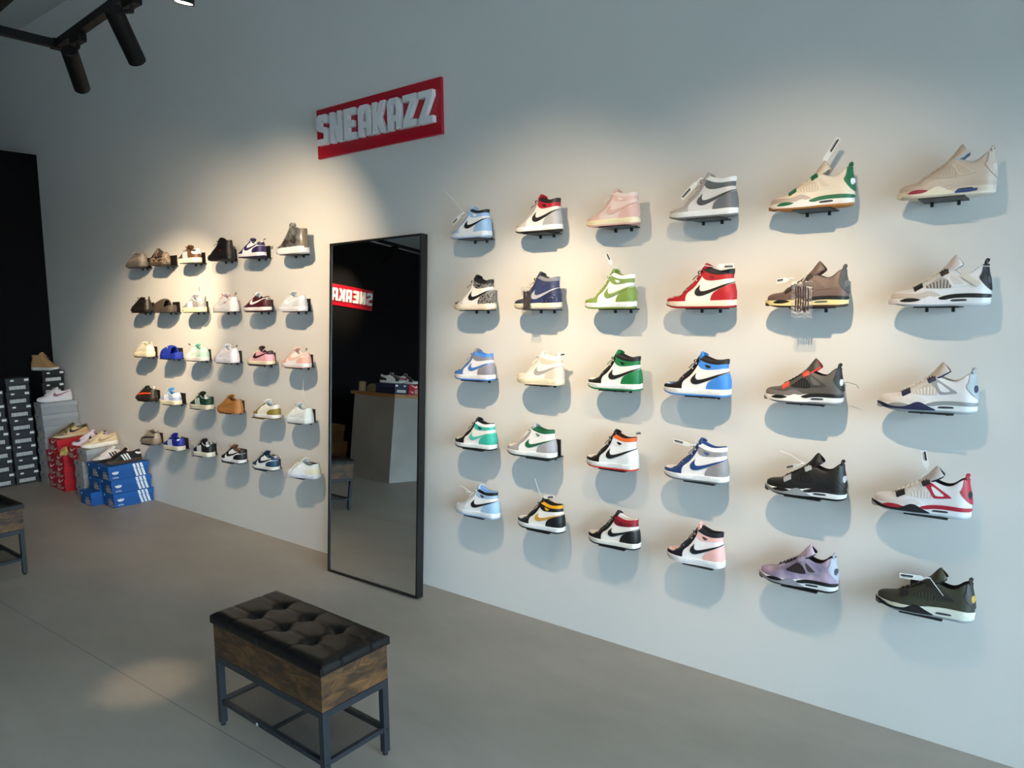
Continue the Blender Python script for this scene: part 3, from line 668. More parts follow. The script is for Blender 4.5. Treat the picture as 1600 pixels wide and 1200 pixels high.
R = [  # row, column, model, length, colours, label, extras
 (0,0,'mid',.246,HT('#9fc0e6','#a9c6e8','#e6ebf1','#9cc0ea','#97bcea',K,K,Wt,'#a9c8ea','#bcd2ea','#9cbfe8','#dfe7f2','#9db8da'),'light blue high-top sneaker with white cord loop sticking up at its laces',
   T(tags=[T(x=.46,z=.43,ang=212,ln=.24,y=-.17,cord=(.0,.86))])),
 (0,1,'high',.25,HT('#b3aeae','#c9c5c4','#e6e3e1','#a8a9ae','#b8142b',K,K,K,'#b8142b',K,K,Wt,K,toe='#cfcaca'),'grey and white high-top sneaker with red ankle and black collar',T()),
 (0,2,'mid',.25,HT('#d6b1ab','#d9b9b3','#dcc9c5','#d6b0aa','#d9b8b2','#dccfca','#d0aaa5','#e4d5d0','#dabdb7','#f0e9e4','#d2bcb7','#e9dfbd','#cfa79f'),'all pale pink high-top sneaker on cream sole, top row',T()),
 (0,3,'high',.275,HT('#bdb9bb','#b4b0b2','#d9d7d8','#686d73','#5c6268','#dfe1e3','#4b4e53','#5c6268','#b4b0b2','#9b9698','#7b8085','#e8eaec','#6c7075'),'grey and white high-top sneaker with grey heel and tag on its laces',
   T(tags=[T(x=.53,z=.52,ang=222,ln=.3,y=-.17)])),
 (0,4,'air',.284,AM('#e8dac6','#b9a9a0','#1c6a4a','#1c6a4a','#eadfdc','#efe9e2','#b17a42','#a06a36','#d9c8b2','#eadfcf','#e6d8c4','#dccbb4','#1d6b4a','#1d6b4a',Wt,'#e0d3c4','#ddcdb9','#e3d5c2'),'cream sneaker with green heel tab, green accents and gum sole',
   T(tags=[T(x=.60,z=.5,ang=58,ln=.3,y=-.0)])),
 (0,5,'air',.268,AM('#c6b7a8','#c3b4a5','#a02f47','#c0b1a2','#e4dac4','#d6c9b8','#e2dac8','#e6dcc8','#bfb0a2','#c9bbac','#c8b9ab','#bfae9d','#c6b7a8','#c6b7a8','#d4c8bb','#b7b4b0','#c9baab','#cdbfb0',tl='#9fb4c6'),'plain taupe sneaker with cream, red and blue sole pieces, top row',
   T(extra=lambda r: place('sole_patch', SOLEP, mat('#24407a', .5), r))),
 (1,0,'high',.25,HT(ELE,'#cfcbca','#e9e4e0',ELE,ELE,K,K,K,K,K,K,'#eadfcf','#cdbca4',toe='#c9c4c2'),'white high-top sneaker with grey crackle-print heel and toe',T()),
 (1,1,'high',.255,HT('#262a38','#343849','#27345f',NAVS,'#28355e','#7b7d86','#a9aab2','#3c4258','#343846','#2b2c36','#22242c','#e6dcc6','#8d8d8c'),'navy high-top sneaker with clear bag of spare laces hanging in front',
   T(bag=T(x=.42,z=.36,h=.45,w=.2))),
 (1,2,'high',.245,HT('#7f9a4a','#839e50','#e6e8ee','#7b9646','#7f9a4c','#e9ecf2','#7d974a','#e9ecee','#839e50','#e6ead6','#788f48','#e9ebf1','#78923e'),'lime green and white high-top sneaker',T(tags=[T(x=.58,z=.6,ang=120,ln=.2,y=-.03)])),
 (1,3,'high',.285,HT('#a81521','#ad1622','#efe7da','#ad1622','#ab1521',K,K,'#7c0f18','#ad1622',K,K,'#efe4cf','#9c1622'),'red and cream high-top sneaker with black side mark and white tag at collar',
   T(tags=[T(x=.72,z=.545,ang=0,ln=.22,y=-.16,cord=(.52,.53))])),
 (1,4,'air',.28,AM('#6a5751','#665450',K,K,'#ead99c','#ead99c','#4b302b','#3a2622','#5b4a45','#75625c','#6e5b55','#65534d','#39332f','#4b494a','#6b6768','#584844','#6e5b54','#2a2220',air='#5b6066'),'mauve brown sneaker with clear bag of spare laces hanging in front',
   T(bag=T(x=.5,z=.32,h=.45,w=.25,dark='#3a1f22'), tags=[T(x=.36,z=.36,ang=188,ln=.14,y=-.1)])),
 (1,5,'air',.282,AM('#e2e2e6','#c8bfb8',K,K,'#e6e3ea','#e4e7ec','#c3c9ce','#d6d0d0','#b9b4b0','#3c3c3f','#e2e2e6','#d2d0d2',K,K,'#3a3a3e','#dcdfe4','#cfc8c5','#e6dfd2',tl='#e6e6ea'),'white sneaker with grey toe, black netting and black heel tab',
   T(tags=[T(x=.66,z=.40,ang=-36,ln=.22,y=-.15,cord=(1.0,.42),print_h='#d8d2c8',col='#ddd6c9')])),
 (2,0,'mid',.25,HT('#3f78c6','#4a82cc','#e9e4e6','#8f8c97','#8a8893','#4b8ad8','#4478c2','#8a8893','#8a8893','#3f5f9a','#3f7fd2','#ece8ec','#4a86d6'),'blue and grey high-top sneaker with blue collar',T()),
 (2,1,'mid',.256,HT('#ece1cd','#ebe4da','#efe9e1','#dccfbf','#d9c9b4','#eceae6','#aaa29e','#d9c9b4','#ebe2d6','#f1ece2','#e4ddd3','#f0e3c6','#e2d5b8'),'cream high-top sneaker with beige ankle and grey side mark',T(tags=[T(x=.82,z=.48,ang=8,ln=.16,y=-.02)])),
 (2,2,'high',.26,HT(K,K,'#eceae8','#157643','#157643',K,K,K,'#157643','#126338',K,Wt,'#1c7a48',toe='#e7e2de'),'white and black high-top sneaker with green ankle, heel and outsole',T()),
 (2,3,'high',.28,HT(K,K,'#ebe8e7','#3f86dc','#3f86dc',K,K,K,'#3f86dc',K,K,Wt,'#4a8cd8',toe='#3f6fb4'),'white and black high-top sneaker with bright blue toe, ankle and heel',T()),
 (2,4,'air',.272,AM('#55514e','#77716f',K,K,'#ece7e4','#eceaea','#8d9094','#8f8a88','#1d1d1f','#232325','#3c3b3c','#5a5858','#e8553c',K,'#c9cbce',K,'#4b4846',K,tl='#ff4436'),'dark grey sneaker with orange lace locks and red tongue lining',
   T(extra=lambda r: MB().tube([(.46,-.02,.28),(.55,-.03,.285),(.65,-.04,.265),(.68,-.04,.22)], .004, 6).obj('tag_cord', mat('#6f7478', .5), r))),
 (2,5,'air',.285,AM('#e2e0e2','#dcd6d4','#9b9a97','#8f9496','#1f2547','#e8ecef','#a7b0b7','#a9a9ab','#d0c4ba','#e9e4e0','#9a9da0','#e0dfe3','#222848','#a6b1b7','#2a3052','#c7bdb6','#c6b7ae','#eae4e0',tl='#20284e'),'white sneaker with navy forefoot, grey heel tab and navy tongue lining',T()),
 (3,0,'mid',.262,HT(K,K,'#ece6e4','#39b2a0','#3bb3a1','#e9edef','#52bba9','#27324a','#20222a',K,K,'#e8ecee',K,toe='#e9e0dc'),'white and black high-top sneaker with teal heel and white collar',T()),
 (3,1,'mid',.28,HT('#a9a7ad','#aba9ae','#ecebec','#a5a4ab','#e6e8ea','#176141','#176141','#5d7f76','#b9b8bd','#e6e4e2','#14533a','#e9ecef','#22352f',toe='#e6dfda'),'white and grey high-top sneaker with green collar and tall grey tongue',T()),
 (3,2,'high',.252,HT(K,K,'#e6e9ec','#e2e6ea','#dfe4e8','#e0642a',K,K,K,K,K,'#e9edf0','#d63c2c',toe='#e6ddd8'),'white and black high-top sneaker with orange collar and red outsole',T(tags=[T(x=.84,z=.55,ang=12,ln=.16,y=-.02,col='#d8d6cc')])),
 (3,3,'high',.272,HT('#24457e','#22427a','#e9e7ea','#8f8c90','#918f92','#e8ebef','#20407c','#3a558c','#22427a','#1f3d74','#274a88','#e9ecf0','#6f7680',toe='#ded8da'),'white and navy high-top sneaker with grey heel and tag cord at laces',
   T(tags=[T(x=.53,z=.5,ang=172,ln=.26,y=-.14,cord=(.62,.62))])),
 (3,4,'air',.282,AM(K,'#101013','#17171a','#17171a','#8b9094','#e9ecee','#15161a',K,'#0d0d10','#1b1b1f','#1a1a1d','#0e0e10','#b4b8bb','#17171a','#aeb2b6',K,K,K,tl='#2a1517'),'all black sneaker with grey forefoot sole and silver lace locks',
   T(tags=[T(x=.5,z=.42,ang=200,ln=.16,y=-.1,cord=(.2,.56),col='#cfc8c2')])),
 (3,5,'air',.29,AM('#e0dfe3','#d9d4d4','#ae1f33','#ad2037','#15161c','#e9edf1','#c2ccd4','#a8a3a3','#cfc9c6','#e6e2e0','#b2203a','#e2e4e8','#1a1b20','#b3243c','#1a1b20','#17181c','#b7aeac','#ebe6e4'),'white sneaker with red heel tab, red wing panel and black forefoot',
   T(tags=[T(x=.56,z=.47,ang=100,ln=.2,y=-.06,cord=(.5,.36))])),
 (4,0,'mid',.282,HT('#d3dcea','#dfe4ec','#eaecf0','#a3c5ea','#a0bcd8',K,K,'#3a4456','#a9c4e0','#e0e6ec','#82b2e8','#e6ebf2','#9fbcdc',toe='#c4d3e6'),'white and pale blue high-top sneaker with black collar, lowest of its column',T(tags=[T(x=.42,z=.40,ang=176,ln=.02,y=-.12,cord=(.2,.5))])),
 (4,1,'mid',.265,HT(K,K,'#ece9e6','#141417',K,'#e8a61a','#c8963c','#e8a61a',K,K,K,Wt,K,toe='#e9e4e0'),'white and black high-top sneaker with yellow collar and gold side mark',
   T(tags=[T(x=.56,z=.56,ang=10,ln=.22,y=-.1,cord=(.46,.86))])),
 (4,2,'mid',.255,HT(K,K,'#e9e5df',K,'#7c1424','#a01a2c',K,'#541019','#1a1416',K,'#e6e4e0','#ece8e0',K,toe='#e6dccc'),'white and black high-top sneaker with dark red collar and white lining',T()),
 (4,3,'high',.246,HT('#171a26','#171a28','#e9e6ea','#ecb7b2','#ecbab5','#14161f','#141622','#4a3d48','#ecbab5','#171a28','#14161f','#ececf0','#e2dfe4',toe='#eab5ab'),'white and pink high-top sneaker with black collar and black toe cap',T()),
 (4,4,'air',.278,AM(GALAXY,GALAXY,K,K,'#8f8d98','#e6eaee','#1c1d22','#55535c','#2c2126','#33262c','#8f8ba0','#4a3a44',GALAXY,'#a9b0c0','#3b3f50',K,GALAXY,K,tl='#17171b'),'purple and pink cloud-pattern sneaker, grey forefoot sole',T()),
 (4,5,'air',.289,AM('#3c3c2f','#3a3a2e','#dedbc8','#e2e3d6','#15161a','#e2e5da','#9aa2a6','#5a5c5c','#34342a','#403f32','#2a2a26','#26261f','#222221','#2c2d2a','#b99c3c','#1a1c20','#403f30','#2c2c24'),'dark olive sneaker with cream heel sole and white tag on its laces',
   T(tags=[T(x=.56,z=.44,ang=184,ln=.24,y=-.12,cord=(.7,.28))])),
]
def bracket(x, z, what):
    t = thing('shoe_bracket', 'black metal wall bracket under the '+' '.join(what.split()[:10]).rstrip(','), 'bracket', (x, 0, z), 0, 'wall brackets for sneakers')
    for nm, me in BR: place(nm, me, BLKM, t, own=True)
BLKM = mat('#1b1c1f', .45)
BR = [('shelf_plate', MB().box((-.063,-.128,-.0045),(.063,-.001,-.0005)).mesh('shelf_plate', False)),
      ('back_plate', MB().box((-.05,-.007,0),(.05,-.0015,.075)).mesh('back_plate', False)),
      ('peg', MB().box((-.042,-.034,-.019),(-.033,-.024,-.0045)).mesh('peg', False)), ('peg', MB().box((.033,-.034,-.019),(.042,-.024,-.0045)).mesh('peg', False))]
for r, c, model, L, cols, lbl, kw in R:
    shoe(model, lbl, (RROW[r][c], SHY, rz(r)), cols, L, Hs=min(.285, L*.2+.228), Ws=.262, **kw)
    bracket(-2.294+.3903*c, rz(r), lbl)
CR = '#e9dfc6'
Lf = [
 (0,0,'runner',T(all='#8d8177',midsole='#6f6a60',outsole='#5c574f',side_stripe='#a2968b',laces='#a89e96',heel_tab='#8d8177',lining='#5b534c',tongue='#9c9087'),'taupe chunky runner with looped laces, far left of the top row',T(L=.27)),
 (0,1,'clog',T(all=CAMO,vent_holes='#17130f',lining='#3a322c',outsole='#4d4238'),'brown mottled foam clog with holes',T(cat='clog',name='foam_clog',L=.25)),
 (0,2,'court',CT('#5f4433','#e4e6ea','#e9eaec','#232326','#5f4433','#3a2a20',CR,cap='#8d93a4'),'brown low sneaker with white stripes and white heel patch',T()),
 (0,3,'mid',T(all='#101013',ankle_logo=None,outsole='#17171a',lining='#0c0c0e'),'all black mid-top sneaker with small red label',T(L=.275,extra=box_logo)),
 (0,4,'dunk',LT('#2e2357','#2e2357','#eceaf0','#2d2256','#2d2256','#e9e9ee','#2d2256','#2e2357','#e8e8ee','#ece9ee','#e9e4ea','#2d2256',toe='#e9e6ea'),'purple and white low sneaker',T(tags=[T(x=.9,z=.32,ang=18,ln=.24,y=-.05,col='#e6e2d6')])),
 (0,5,'tall',T(all=SILV,midsole='#e6e2e6',outsole='#d6d2d6',laces='#d9d2c0',toe_cap='#a39478',heel_strip='#6c6152',lining='#4a4136',tongue=SILV),'crinkled silver tall high-top sneaker on white sole',T(L=.285)),
 (1,0,'runner',T(all='#1b1718',midsole='#1f1a1a',outsole='#17130f',laces='#0e0d0e',lining='#0b0a0b'),'black chunky runner beside the grey-brown slide',T(L=.265)),
 (1,1,'slide',T(all='#4a4039',sole_ridges='#3b322c'),'grey-brown rubber slide sandal',T(cat='slide sandal',name='slide_sandal',L=.27)),
 (1,2,'court',CT('#8d8e92','#e9ebee','#97989c','#eef0f2','#dfe1e4','#e9ebed','#efe0b8',tongue='#a2a3a8'),'grey low sneaker with white stripes and tag standing upright',T(tags=[T(x=.86,z=.34,ang=88,ln=.26,y=-.04)])),
 (1,3,'force',LT('#e6e2e4','#e8e4e6','#e9e6e8','#e6e4e6','#e6e4e6','#e8e6e8','#e2dee0','#e8e4e6','#c9243a','#e0dcde','#eae6ea','#e2dee0'),'white low sneaker with red laces and small red label',
   T(extra=box_logo,tags=[T(x=.88,z=.36,ang=30,ln=.14,y=-.02,col='#cfcabd')])),
 (1,4,'dunk',LT('#4c1420','#4c1420','#4a1420','#4a1320','#4a1320','#4c1420','#eeeaea','#eeeaec','#eceaea','#17171a','#efe9ea','#4a1320'),'burgundy low sneaker with white side mark',T(tags=[T(x=.9,z=.3,ang=0,ln=.14,y=-.06,col='#e6e2da')])),
 (1,5,'dunk',LT('#cfd0d6','#cdced4','#d6d7dc','#c3c6ca','#cdd2d6','#c9ccd0','#eceef2','#d2d3d8','#d9dade','#b9bfc6','#e3e0e6','#d6d6da'),'pale grey low sneaker with white side mark',T()),
 (2,0,'runner',T(all='#e6ddc6',midsole='#eee0c0',outsole='#e0d2b4',laces='#e9e2d6',lining='#cfc4ae',side_stripe='#ddd3bc'),'cream knit runner in the middle row',T(L=.27)),
 (2,1,'slide',T(all='#2337a4',sole_ridges='#1c2c86'),'royal blue rubber slide sandal',T(cat='slide sandal',name='slide_sandal',L=.265,
   extra=lambda r: MB().tube([(-.02,-.1,.36),(.0,-.11,.3),(.04,-.1,.25),(.02,-.12,.22)], .008, 6).obj('tag_cord', mat('#d9d9d6', .5), r))),
 (2,2,'dunk',LT('#e2e6e2','#e4e8e4','#e6eae6','#b9dcca','#c2e0d0','#a4d6c2','#cfe4d8','#8fd0b8','#e9ece8','#7fcab0','#eceae8','#e4e6e2'),'mint and white low sneaker',T(tags=[T(x=.42,z=.38,ang=168,ln=.16,y=-.06,col='#c9c2a8')])),
 (2,3,'force',LT(*(['#ebe7f0']*6+['#e6e2ea']+['#ebe7f0']*3+['#ece7f0','#e6e2ea'])),'plain white low sneaker in the middle row',T(tags=[T(x=.9,z=.38,ang=20,ln=.12,y=-.02,col='#cfcabd')])),
 (2,4,'dunk',LT('#e9dcc2','#eadcc4','#e6a9b4','#e9a9b6','#3a1f27','#e2a3b0','#3a1a22','#4a3338','#ecdfc8','#35202a','#efe0c0','#3a2a24',toe='#e9dcc4'),'cream and pink low sneaker with dark brown side mark',T()),
 (2,5,'dunk',LT('#e6b5a6','#e8b8aa','#e9e1de','#e6b0a2','#e6b2a6','#e9d9d4','#e9b9ac','#e8b8aa','#ecdcd6','#e0cfca','#e9e2e4','#d8b3a8',toe='#e9c9be'),'peach pink and white low sneaker',T(tags=[T(x=.84,z=.34,ang=40,ln=.1,y=-.02,col='#b9b3a6')])),
 (3,0,'runner',T(all='#2c2320',midsole='#2f2521',outsole='#241c19',side_stripe='#f2562a',laces='#7fa0a4',lining='#151314',heel_tab='#2a2421',heel_loop='#e9e9e6'),'black and orange knit runner with white heel loop',T(L=.275)),
 (3,1,'court',CT('#a9b7d6','#dfe4ee','#d9dfec','#e9edf4','#4a9cd6','#dfe2ea',CR,tongue='#58a6dc',eye='#c0c9de'),'pale blue low sneaker with bright blue lining',T()),
 (3,2,'court',CT('#16402f','#e6e8e4','#123a2a','#e6e8e4','#dfe2e0','#16382a',CR,tongue='#102a1f'),'dark green low sneaker with white stripes',T()),
 (3,3,'force',LT('#a8743e','#aa7640','#aa7640','#a8733d','#a8733d','#a8743e','#a26d38','#aa7640','#a06c38','#6a4420','#b87a44','#b0703a'),'tan suede low sneaker with gum sole',T(L=.27)),
 (3,4,'dunk',LT('#8f8138','#8e8038','#e9e4da','#8b7d35','#e2ded6','#e9e6e0','#e6e2d8','#ece8e2','#efece6','#8fa6c2','#ece8ea','#a08038',toe='#e9e2cc'),'olive and white low sneaker',T()),
 (3,5,'force',LT('#d6dcda','#dbe0de','#dde2e2','#d6dede','#d3dcdc','#dfe4e6','#e3e6e4','#dbe0de','#d6dad0','#aeb6c0','#dfe4e6','#c9d0d0'),'off-white low sneaker with pale grey lining',T(tags=[T(x=.72,z=.42,ang=85,ln=.02,y=-.0,cord=(.76,1.0))])),
 (4,0,'runner',T(all=TAUK,midsole='#85796a',outsole='#6f6456',side_stripe='#2a2521',laces='#8d8376',lining='#4d453d',tongue='#8d8376',heel_tab='#9c9183'),'taupe knit runner with dark side slit, far left of the bottom row',T(L=.26)),
 (4,1,'court',CT('#232f94','#d9def0','#2331a0','#eef0f6','#1c2780','#202c8c','#efe6d0'),'royal blue low sneaker with white stripes',T()),
 (4,2,'court',CT('#17181d','#e2e4e6','#15161b','#eceef0','#dfe2e6','#17181d','#ece6d2'),'black low sneaker with white lining and clear lace bag',T(L=.245,tags=[T(x=.9,z=.36,ang=14,ln=.24,y=-.04)],bag=T(x=.30,z=.30,h=.34,w=.12,dark='#8d8f98'))),
 (4,3,'dunk',LT('#15161a','#15161a','#eceef0','#15161a','#15161a','#e9ebee','#141519','#7a5234','#141519','#6f4a2e','#eceaf0','#15161a'),'black and white low sneaker with brown tongue',T()),
 (4,4,'dunk',LT('#24405e','#24405e','#e6e9ea','#25425f','#28466a','#e9ecee','#1b2430','#24405e','#1f2c3c','#1f4468','#ebe7e2','#1c3550',toe='#d9d4ca'),'navy and white low sneaker beside the mirror',T(tags=[T(x=.88,z=.34,ang=6,ln=.26,y=-.05)])),
 (4,5,'dunk',LT('#dfe3e8','#dfe3e6','#e6e8ea','#e6e2c8','#dde4e4','#d9e2e0','#e9e9e6','#dfe3e2','#eae6d4','#6f7f80','#e0e0ee','#c6ccd0'),'white and cream low sneaker turned away, trailing a lace',
   T(L=.27,extra=lambda r: MB().tube([(-.05,-.12,.36),(-.14,-.2,.25),(-.24,-.24,.1),(-.3,-.25,-.06)], .008, 6).obj('loose_lace', mat('#ece8d8', .8), r), rotz=radians(9))),
]
for r, c, model, cols, lbl, kw in Lf:
    kw = dict(kw); L = kw.pop('L', .262)
    shoe(model, lbl, (LROW[r][c], SHY, rz(r)), cols, L, Ws=.258, Hs=.268, **kw)
    bracket(-5.662+.3868*c, rz(r), lbl)
#PROPS
# ------------------------------------------------------------------ shop sign
def poly_prism(loops, y0, y1, M=None):
    tri = tessellate_polygon([[Vector((x, z, 0)) for x, z in l] for l in loops]); pts = [p for l in loops for p in l]; n = len(pts)
    vs = [(x, y0, z) for x, z in pts]+[(x, y1, z) for x, z in pts]
    fs = [tuple(t) for t in tri]+[tuple(i+n for i in reversed(t)) for t in tri]; o = 0
    for l in loops:
        m = len(l); fs += [(o+i, o+(i+1)%m, o+(i+1)%m+n, o+i+n) for i in range(m)]; o += m
    if M: vs = [M @ Vector(v) for v in vs]
    return MB().add(vs, fs)
GL = {'S': [[(0,0),(.6,0),(.75,.1),(.75,.46),(.64,.56),(.27,.64),(.27,.79),(.48,.79),(.48,.71),(.75,.71),(.75,.9),(.62,1),(.13,1),(0,.9),(0,.58),(.1,.47),(.48,.38),(.48,.2),(0,.2)]],
 'N': [[(0,0),(.25,0),(.25,.5),(.5,0),(.77,0),(.77,1),(.52,1),(.52,.5),(.27,1),(0,1)]],
 'E': [[(0,0),(.72,0),(.72,.21),(.27,.21),(.27,.4),(.6,.4),(.6,.6),(.27,.6),(.27,.79),(.72,.79),(.72,1),(0,1)]],
 'A': [[(0,0),(.26,0),(.26,.26),(.5,.26),(.5,0),(.76,0),(.76,.82),(.71,.93),(.6,1),(.16,1),(.05,.93),(0,.82)],[(.26,.46),(.26,.74),(.31,.8),(.45,.8),(.5,.74),(.5,.46)]],
 'K': [[(0,0),(.26,0),(.26,.36),(.5,0),(.8,0),(.47,.51),(.77,1),(.48,1),(.26,.64),(.26,1),(0,1)]],
 'Z': [[(0,0),(.76,0),(.76,.21),(.33,.21),(.76,.82),(.76,1),(0,1),(0,.79),(.43,.79),(0,.18)]]}
def shop_sign(loc, rotz, label):
    t = thing('shop_sign', label, 'sign', loc, rotz, 'red shop signs')
    MB().box((0,-.018,0), (.985,0,.276)).obj('sign_board', mat('#b80d25', .3, coat=.3, scale=8), t, bevel=.003)
    xs = [.030,.148,.270,.388,.504,.620,.736,.850]
    for k, ch in enumerate('SNEAKAZZ'):
        wd = .099; sh_ = wd/.77; zz = .067-.0012*k; hh = .168-.0012*k
        M_ = Matrix.Translation((xs[k], 0, zz)) @ Matrix.Diagonal((sh_, 1, hh, 1))
        poly_prism(GL[ch], -.044, -.0185, M_).obj('letter', mat('#e4e4e6', .45, scale=8), t, smooth=False)
shop_sign((-3.531, 0, 2.395), 0, 'red shop sign with raised white letters on the pale wall above the mirror')
shop_sign((XL, -4.1, 2.03), pi/2, 'red shop sign on the black end wall, seen in the mirror')

# ------------------------------------------------------------------ leaning mirror
MW, MH_, MD = .735, 1.905, .045
tilt = math.atan2(.13, 1.9); lean = radians(-.75)
mt = thing('floor_mirror', 'tall black-framed mirror leaning against the wall between the sneaker displays', 'mirror')
mt.matrix_world = Matrix.Translation((-3.376, -.191, .0005)) @ Matrix.Rotation(-tilt, 4, 'X') @ Matrix.Rotation(lean, 4, 'Y')
gm = bpy.data.materials.new('silvered_glass'); gm.use_nodes = True; gb = gm.node_tree.nodes['Principled BSDF']
gb.inputs['Metallic'].default_value = 1; gb.inputs['Roughness'].default_value = .005; gb.inputs['Base Color'].default_value = (.8,.81,.8,1)
fm = MB()
for a, b in (((0,0,0),(.012,MD,MH_)), ((MW-.012,0,0),(MW,MD,MH_)), ((.012,0,0),(MW-.012,MD,.01)), ((.012,0,MH_-.01),(MW-.012,MD,MH_))): fm.box(a, b)
fm.obj('frame', mat('#121214', .4), mt, smooth=False)
MB().box((.012,.006,.01), (MW-.012,.012,MH_-.01)).obj('mirror_glass', gm, mt, smooth=False)
MB().box((.012,.0125,.01), (MW-.012,.03,MH_-.01)).obj('back_panel', mat('#3a2f26', .7), mt, smooth=False)

# ------------------------------------------------------------------ storage benches
BL_, BW_, BZ = .655, .285, .44
def cushion():
    mb = MB(); nx, ny = 84, 40; vs = []; fs = []
    btn = [(-.165,-.052),(0,-.052),(.165,-.052),(-.165,.052),(0,.052),(.165,.052)]
    seg = []
    for k in range(3):
        seg.append((btn[k], btn[k+3])); seg.append((btn[k], (btn[k][0]-.03, -BW_/2))); seg.append((btn[k+3], (btn[k+3][0]+.03, BW_/2)))
    for k in (0, 1, 3, 4): seg.append((btn[k], btn[k+1]))
    for k in (0, 3): seg.append((btn[k], (-BL_/2, btn[k][1]*1.2))); seg.append((btn[k+2], (BL_/2, btn[k][1]*1.2)))
    def dseg(p, a, b):
        ax, ay = b[0]-a[0], b[1]-a[1]; t = max(0, min(1, ((p[0]-a[0])*ax+(p[1]-a[1])*ay)/(ax*ax+ay*ay))); return hypot(p[0]-a[0]-ax*t, p[1]-a[1]-ay*t)
    for i in range(nx+1):
        for j in range(ny+1):
            x = -BL_/2+BL_*i/nx; y = -BW_/2+BW_*j/ny
            ex = min(BL_/2-abs(x), BW_/2-abs(y)); z = .026+.015*(1-(1-min(1, ex/.03))**2)
            d = min(hypot(x-b[0], y-b[1]) for b in btn); z -= .017*exp(-(d/.022)**2)+.004*exp(-(d/.05)**2)
            ds = min(dseg((x, y), a, b) for a, b in seg); z -= .0035*exp(-(ds/.0045)**2)*min(1, ex/.02+.2)
            vs.append((x, y, z))
    m = ny+1
    for i in range(nx):
        for j in range(ny):
            a = i*m+j; fs.append((a, a+m, a+m+1, a+1))
    rim = [i*m for i in range(nx+1)]+[nx*m+j for j in range(1, m)]+[i*m+ny for i in range(nx-1, -1, -1)]+[j for j in range(ny-1, 0, -1)]
    n = len(vs); k = len(rim)
    for q in rim: vs.append((vs[q][0], vs[q][1], 0))
    for i in range(k): fs.append((rim[i], rim[(i+1)%k], n+(i+1)%k, n+i))
    fs.append(tuple(n+i for i in range(k)))
    return mb.add(vs, fs), btn
def wood_mat():
    m = bpy.data.materials.new('rustic_wood_veneer'); m.use_nodes = True; nt = m.node_tree; b = nt.nodes['Principled BSDF']
    tc = nt.nodes.new('ShaderNodeTexCoord'); mp = nt.nodes.new('ShaderNodeMapping'); mp.inputs['Scale'].default_value = (1,1,3.2); nt.links.new(tc.outputs['Object'], mp.inputs['Vector'])
    n = nt.nodes.new('ShaderNodeTexNoise'); n.inputs['Scale'].default_value = 9; n.inputs['Detail'].default_value = 9; n.inputs['Roughness'].default_value = .7; n.inputs['Distortion'].default_value = 1.2
    nt.links.new(mp.outputs['Vector'], n.inputs['Vector']); r = nt.nodes.new('ShaderNodeValToRGB')
    r.color_ramp.elements[0].position = .34; r.color_ramp.elements[0].color = hexc('#150e09'); r.color_ramp.elements[1].position = .68; r.color_ramp.elements[1].color = hexc('#74502a')
    e = r.color_ramp.elements.new(.5); e.color = hexc('#432c18')
    nt.links.new(n.outputs['Fac'], r.inputs['Fac']); nt.links.new(r.outputs['Color'], b.inputs['Base Color']); b.inputs['Roughness'].default_value = .5
    return m
WOODM = wood_mat(); STEEL = mat('#23262c', .42); LEATH = mat('#060505', .42, scale=40, bump=.2, coat=.1, spec=.35)
def mesh_mat():
    m = bpy.data.materials.new('steel_mesh'); m.use_nodes = True; nt = m.node_tree; b = nt.nodes['Principled BSDF']; out = [n for n in nt.nodes if n.type == 'OUTPUT_MATERIAL'][0]
    tc = nt.nodes.new('ShaderNodeTexCoord'); fac = None
    for ax in ('X', 'Y'):
        w_ = nt.nodes.new('ShaderNodeTexWave'); w_.bands_direction = ax; w_.inputs['Scale'].default_value = 45; nt.links.new(tc.outputs['Object'], w_.inputs['Vector'])
        g = nt.nodes.new('ShaderNodeMath'); g.operation = 'GREATER_THAN'; g.inputs[1].default_value = .72; nt.links.new(w_.outputs['Fac'], g.inputs[0])
        if fac is None: fac = g.outputs[0]
        else:
            mx = nt.nodes.new('ShaderNodeMath'); mx.operation = 'MAXIMUM'; nt.links.new(fac, mx.inputs[0]); nt.links.new(g.outputs[0], mx.inputs[1]); fac = mx.outputs[0]
    t = nt.nodes.new('ShaderNodeBsdfTransparent'); s = nt.nodes.new('ShaderNodeMixShader'); b.inputs['Base Color'].default_value = hexc('#1d1e21'); b.inputs['Roughness'].default_value = .45
    nt.links.new(fac, s.inputs[0]); nt.links.new(t.outputs[0], s.inputs[1]); nt.links.new(b.outputs[0], s.inputs[2]); nt.links.new(s.outputs[0], out.inputs['Surface'])
    return m
MESHM = mesh_mat()
cush_mb, BTN = cushion()
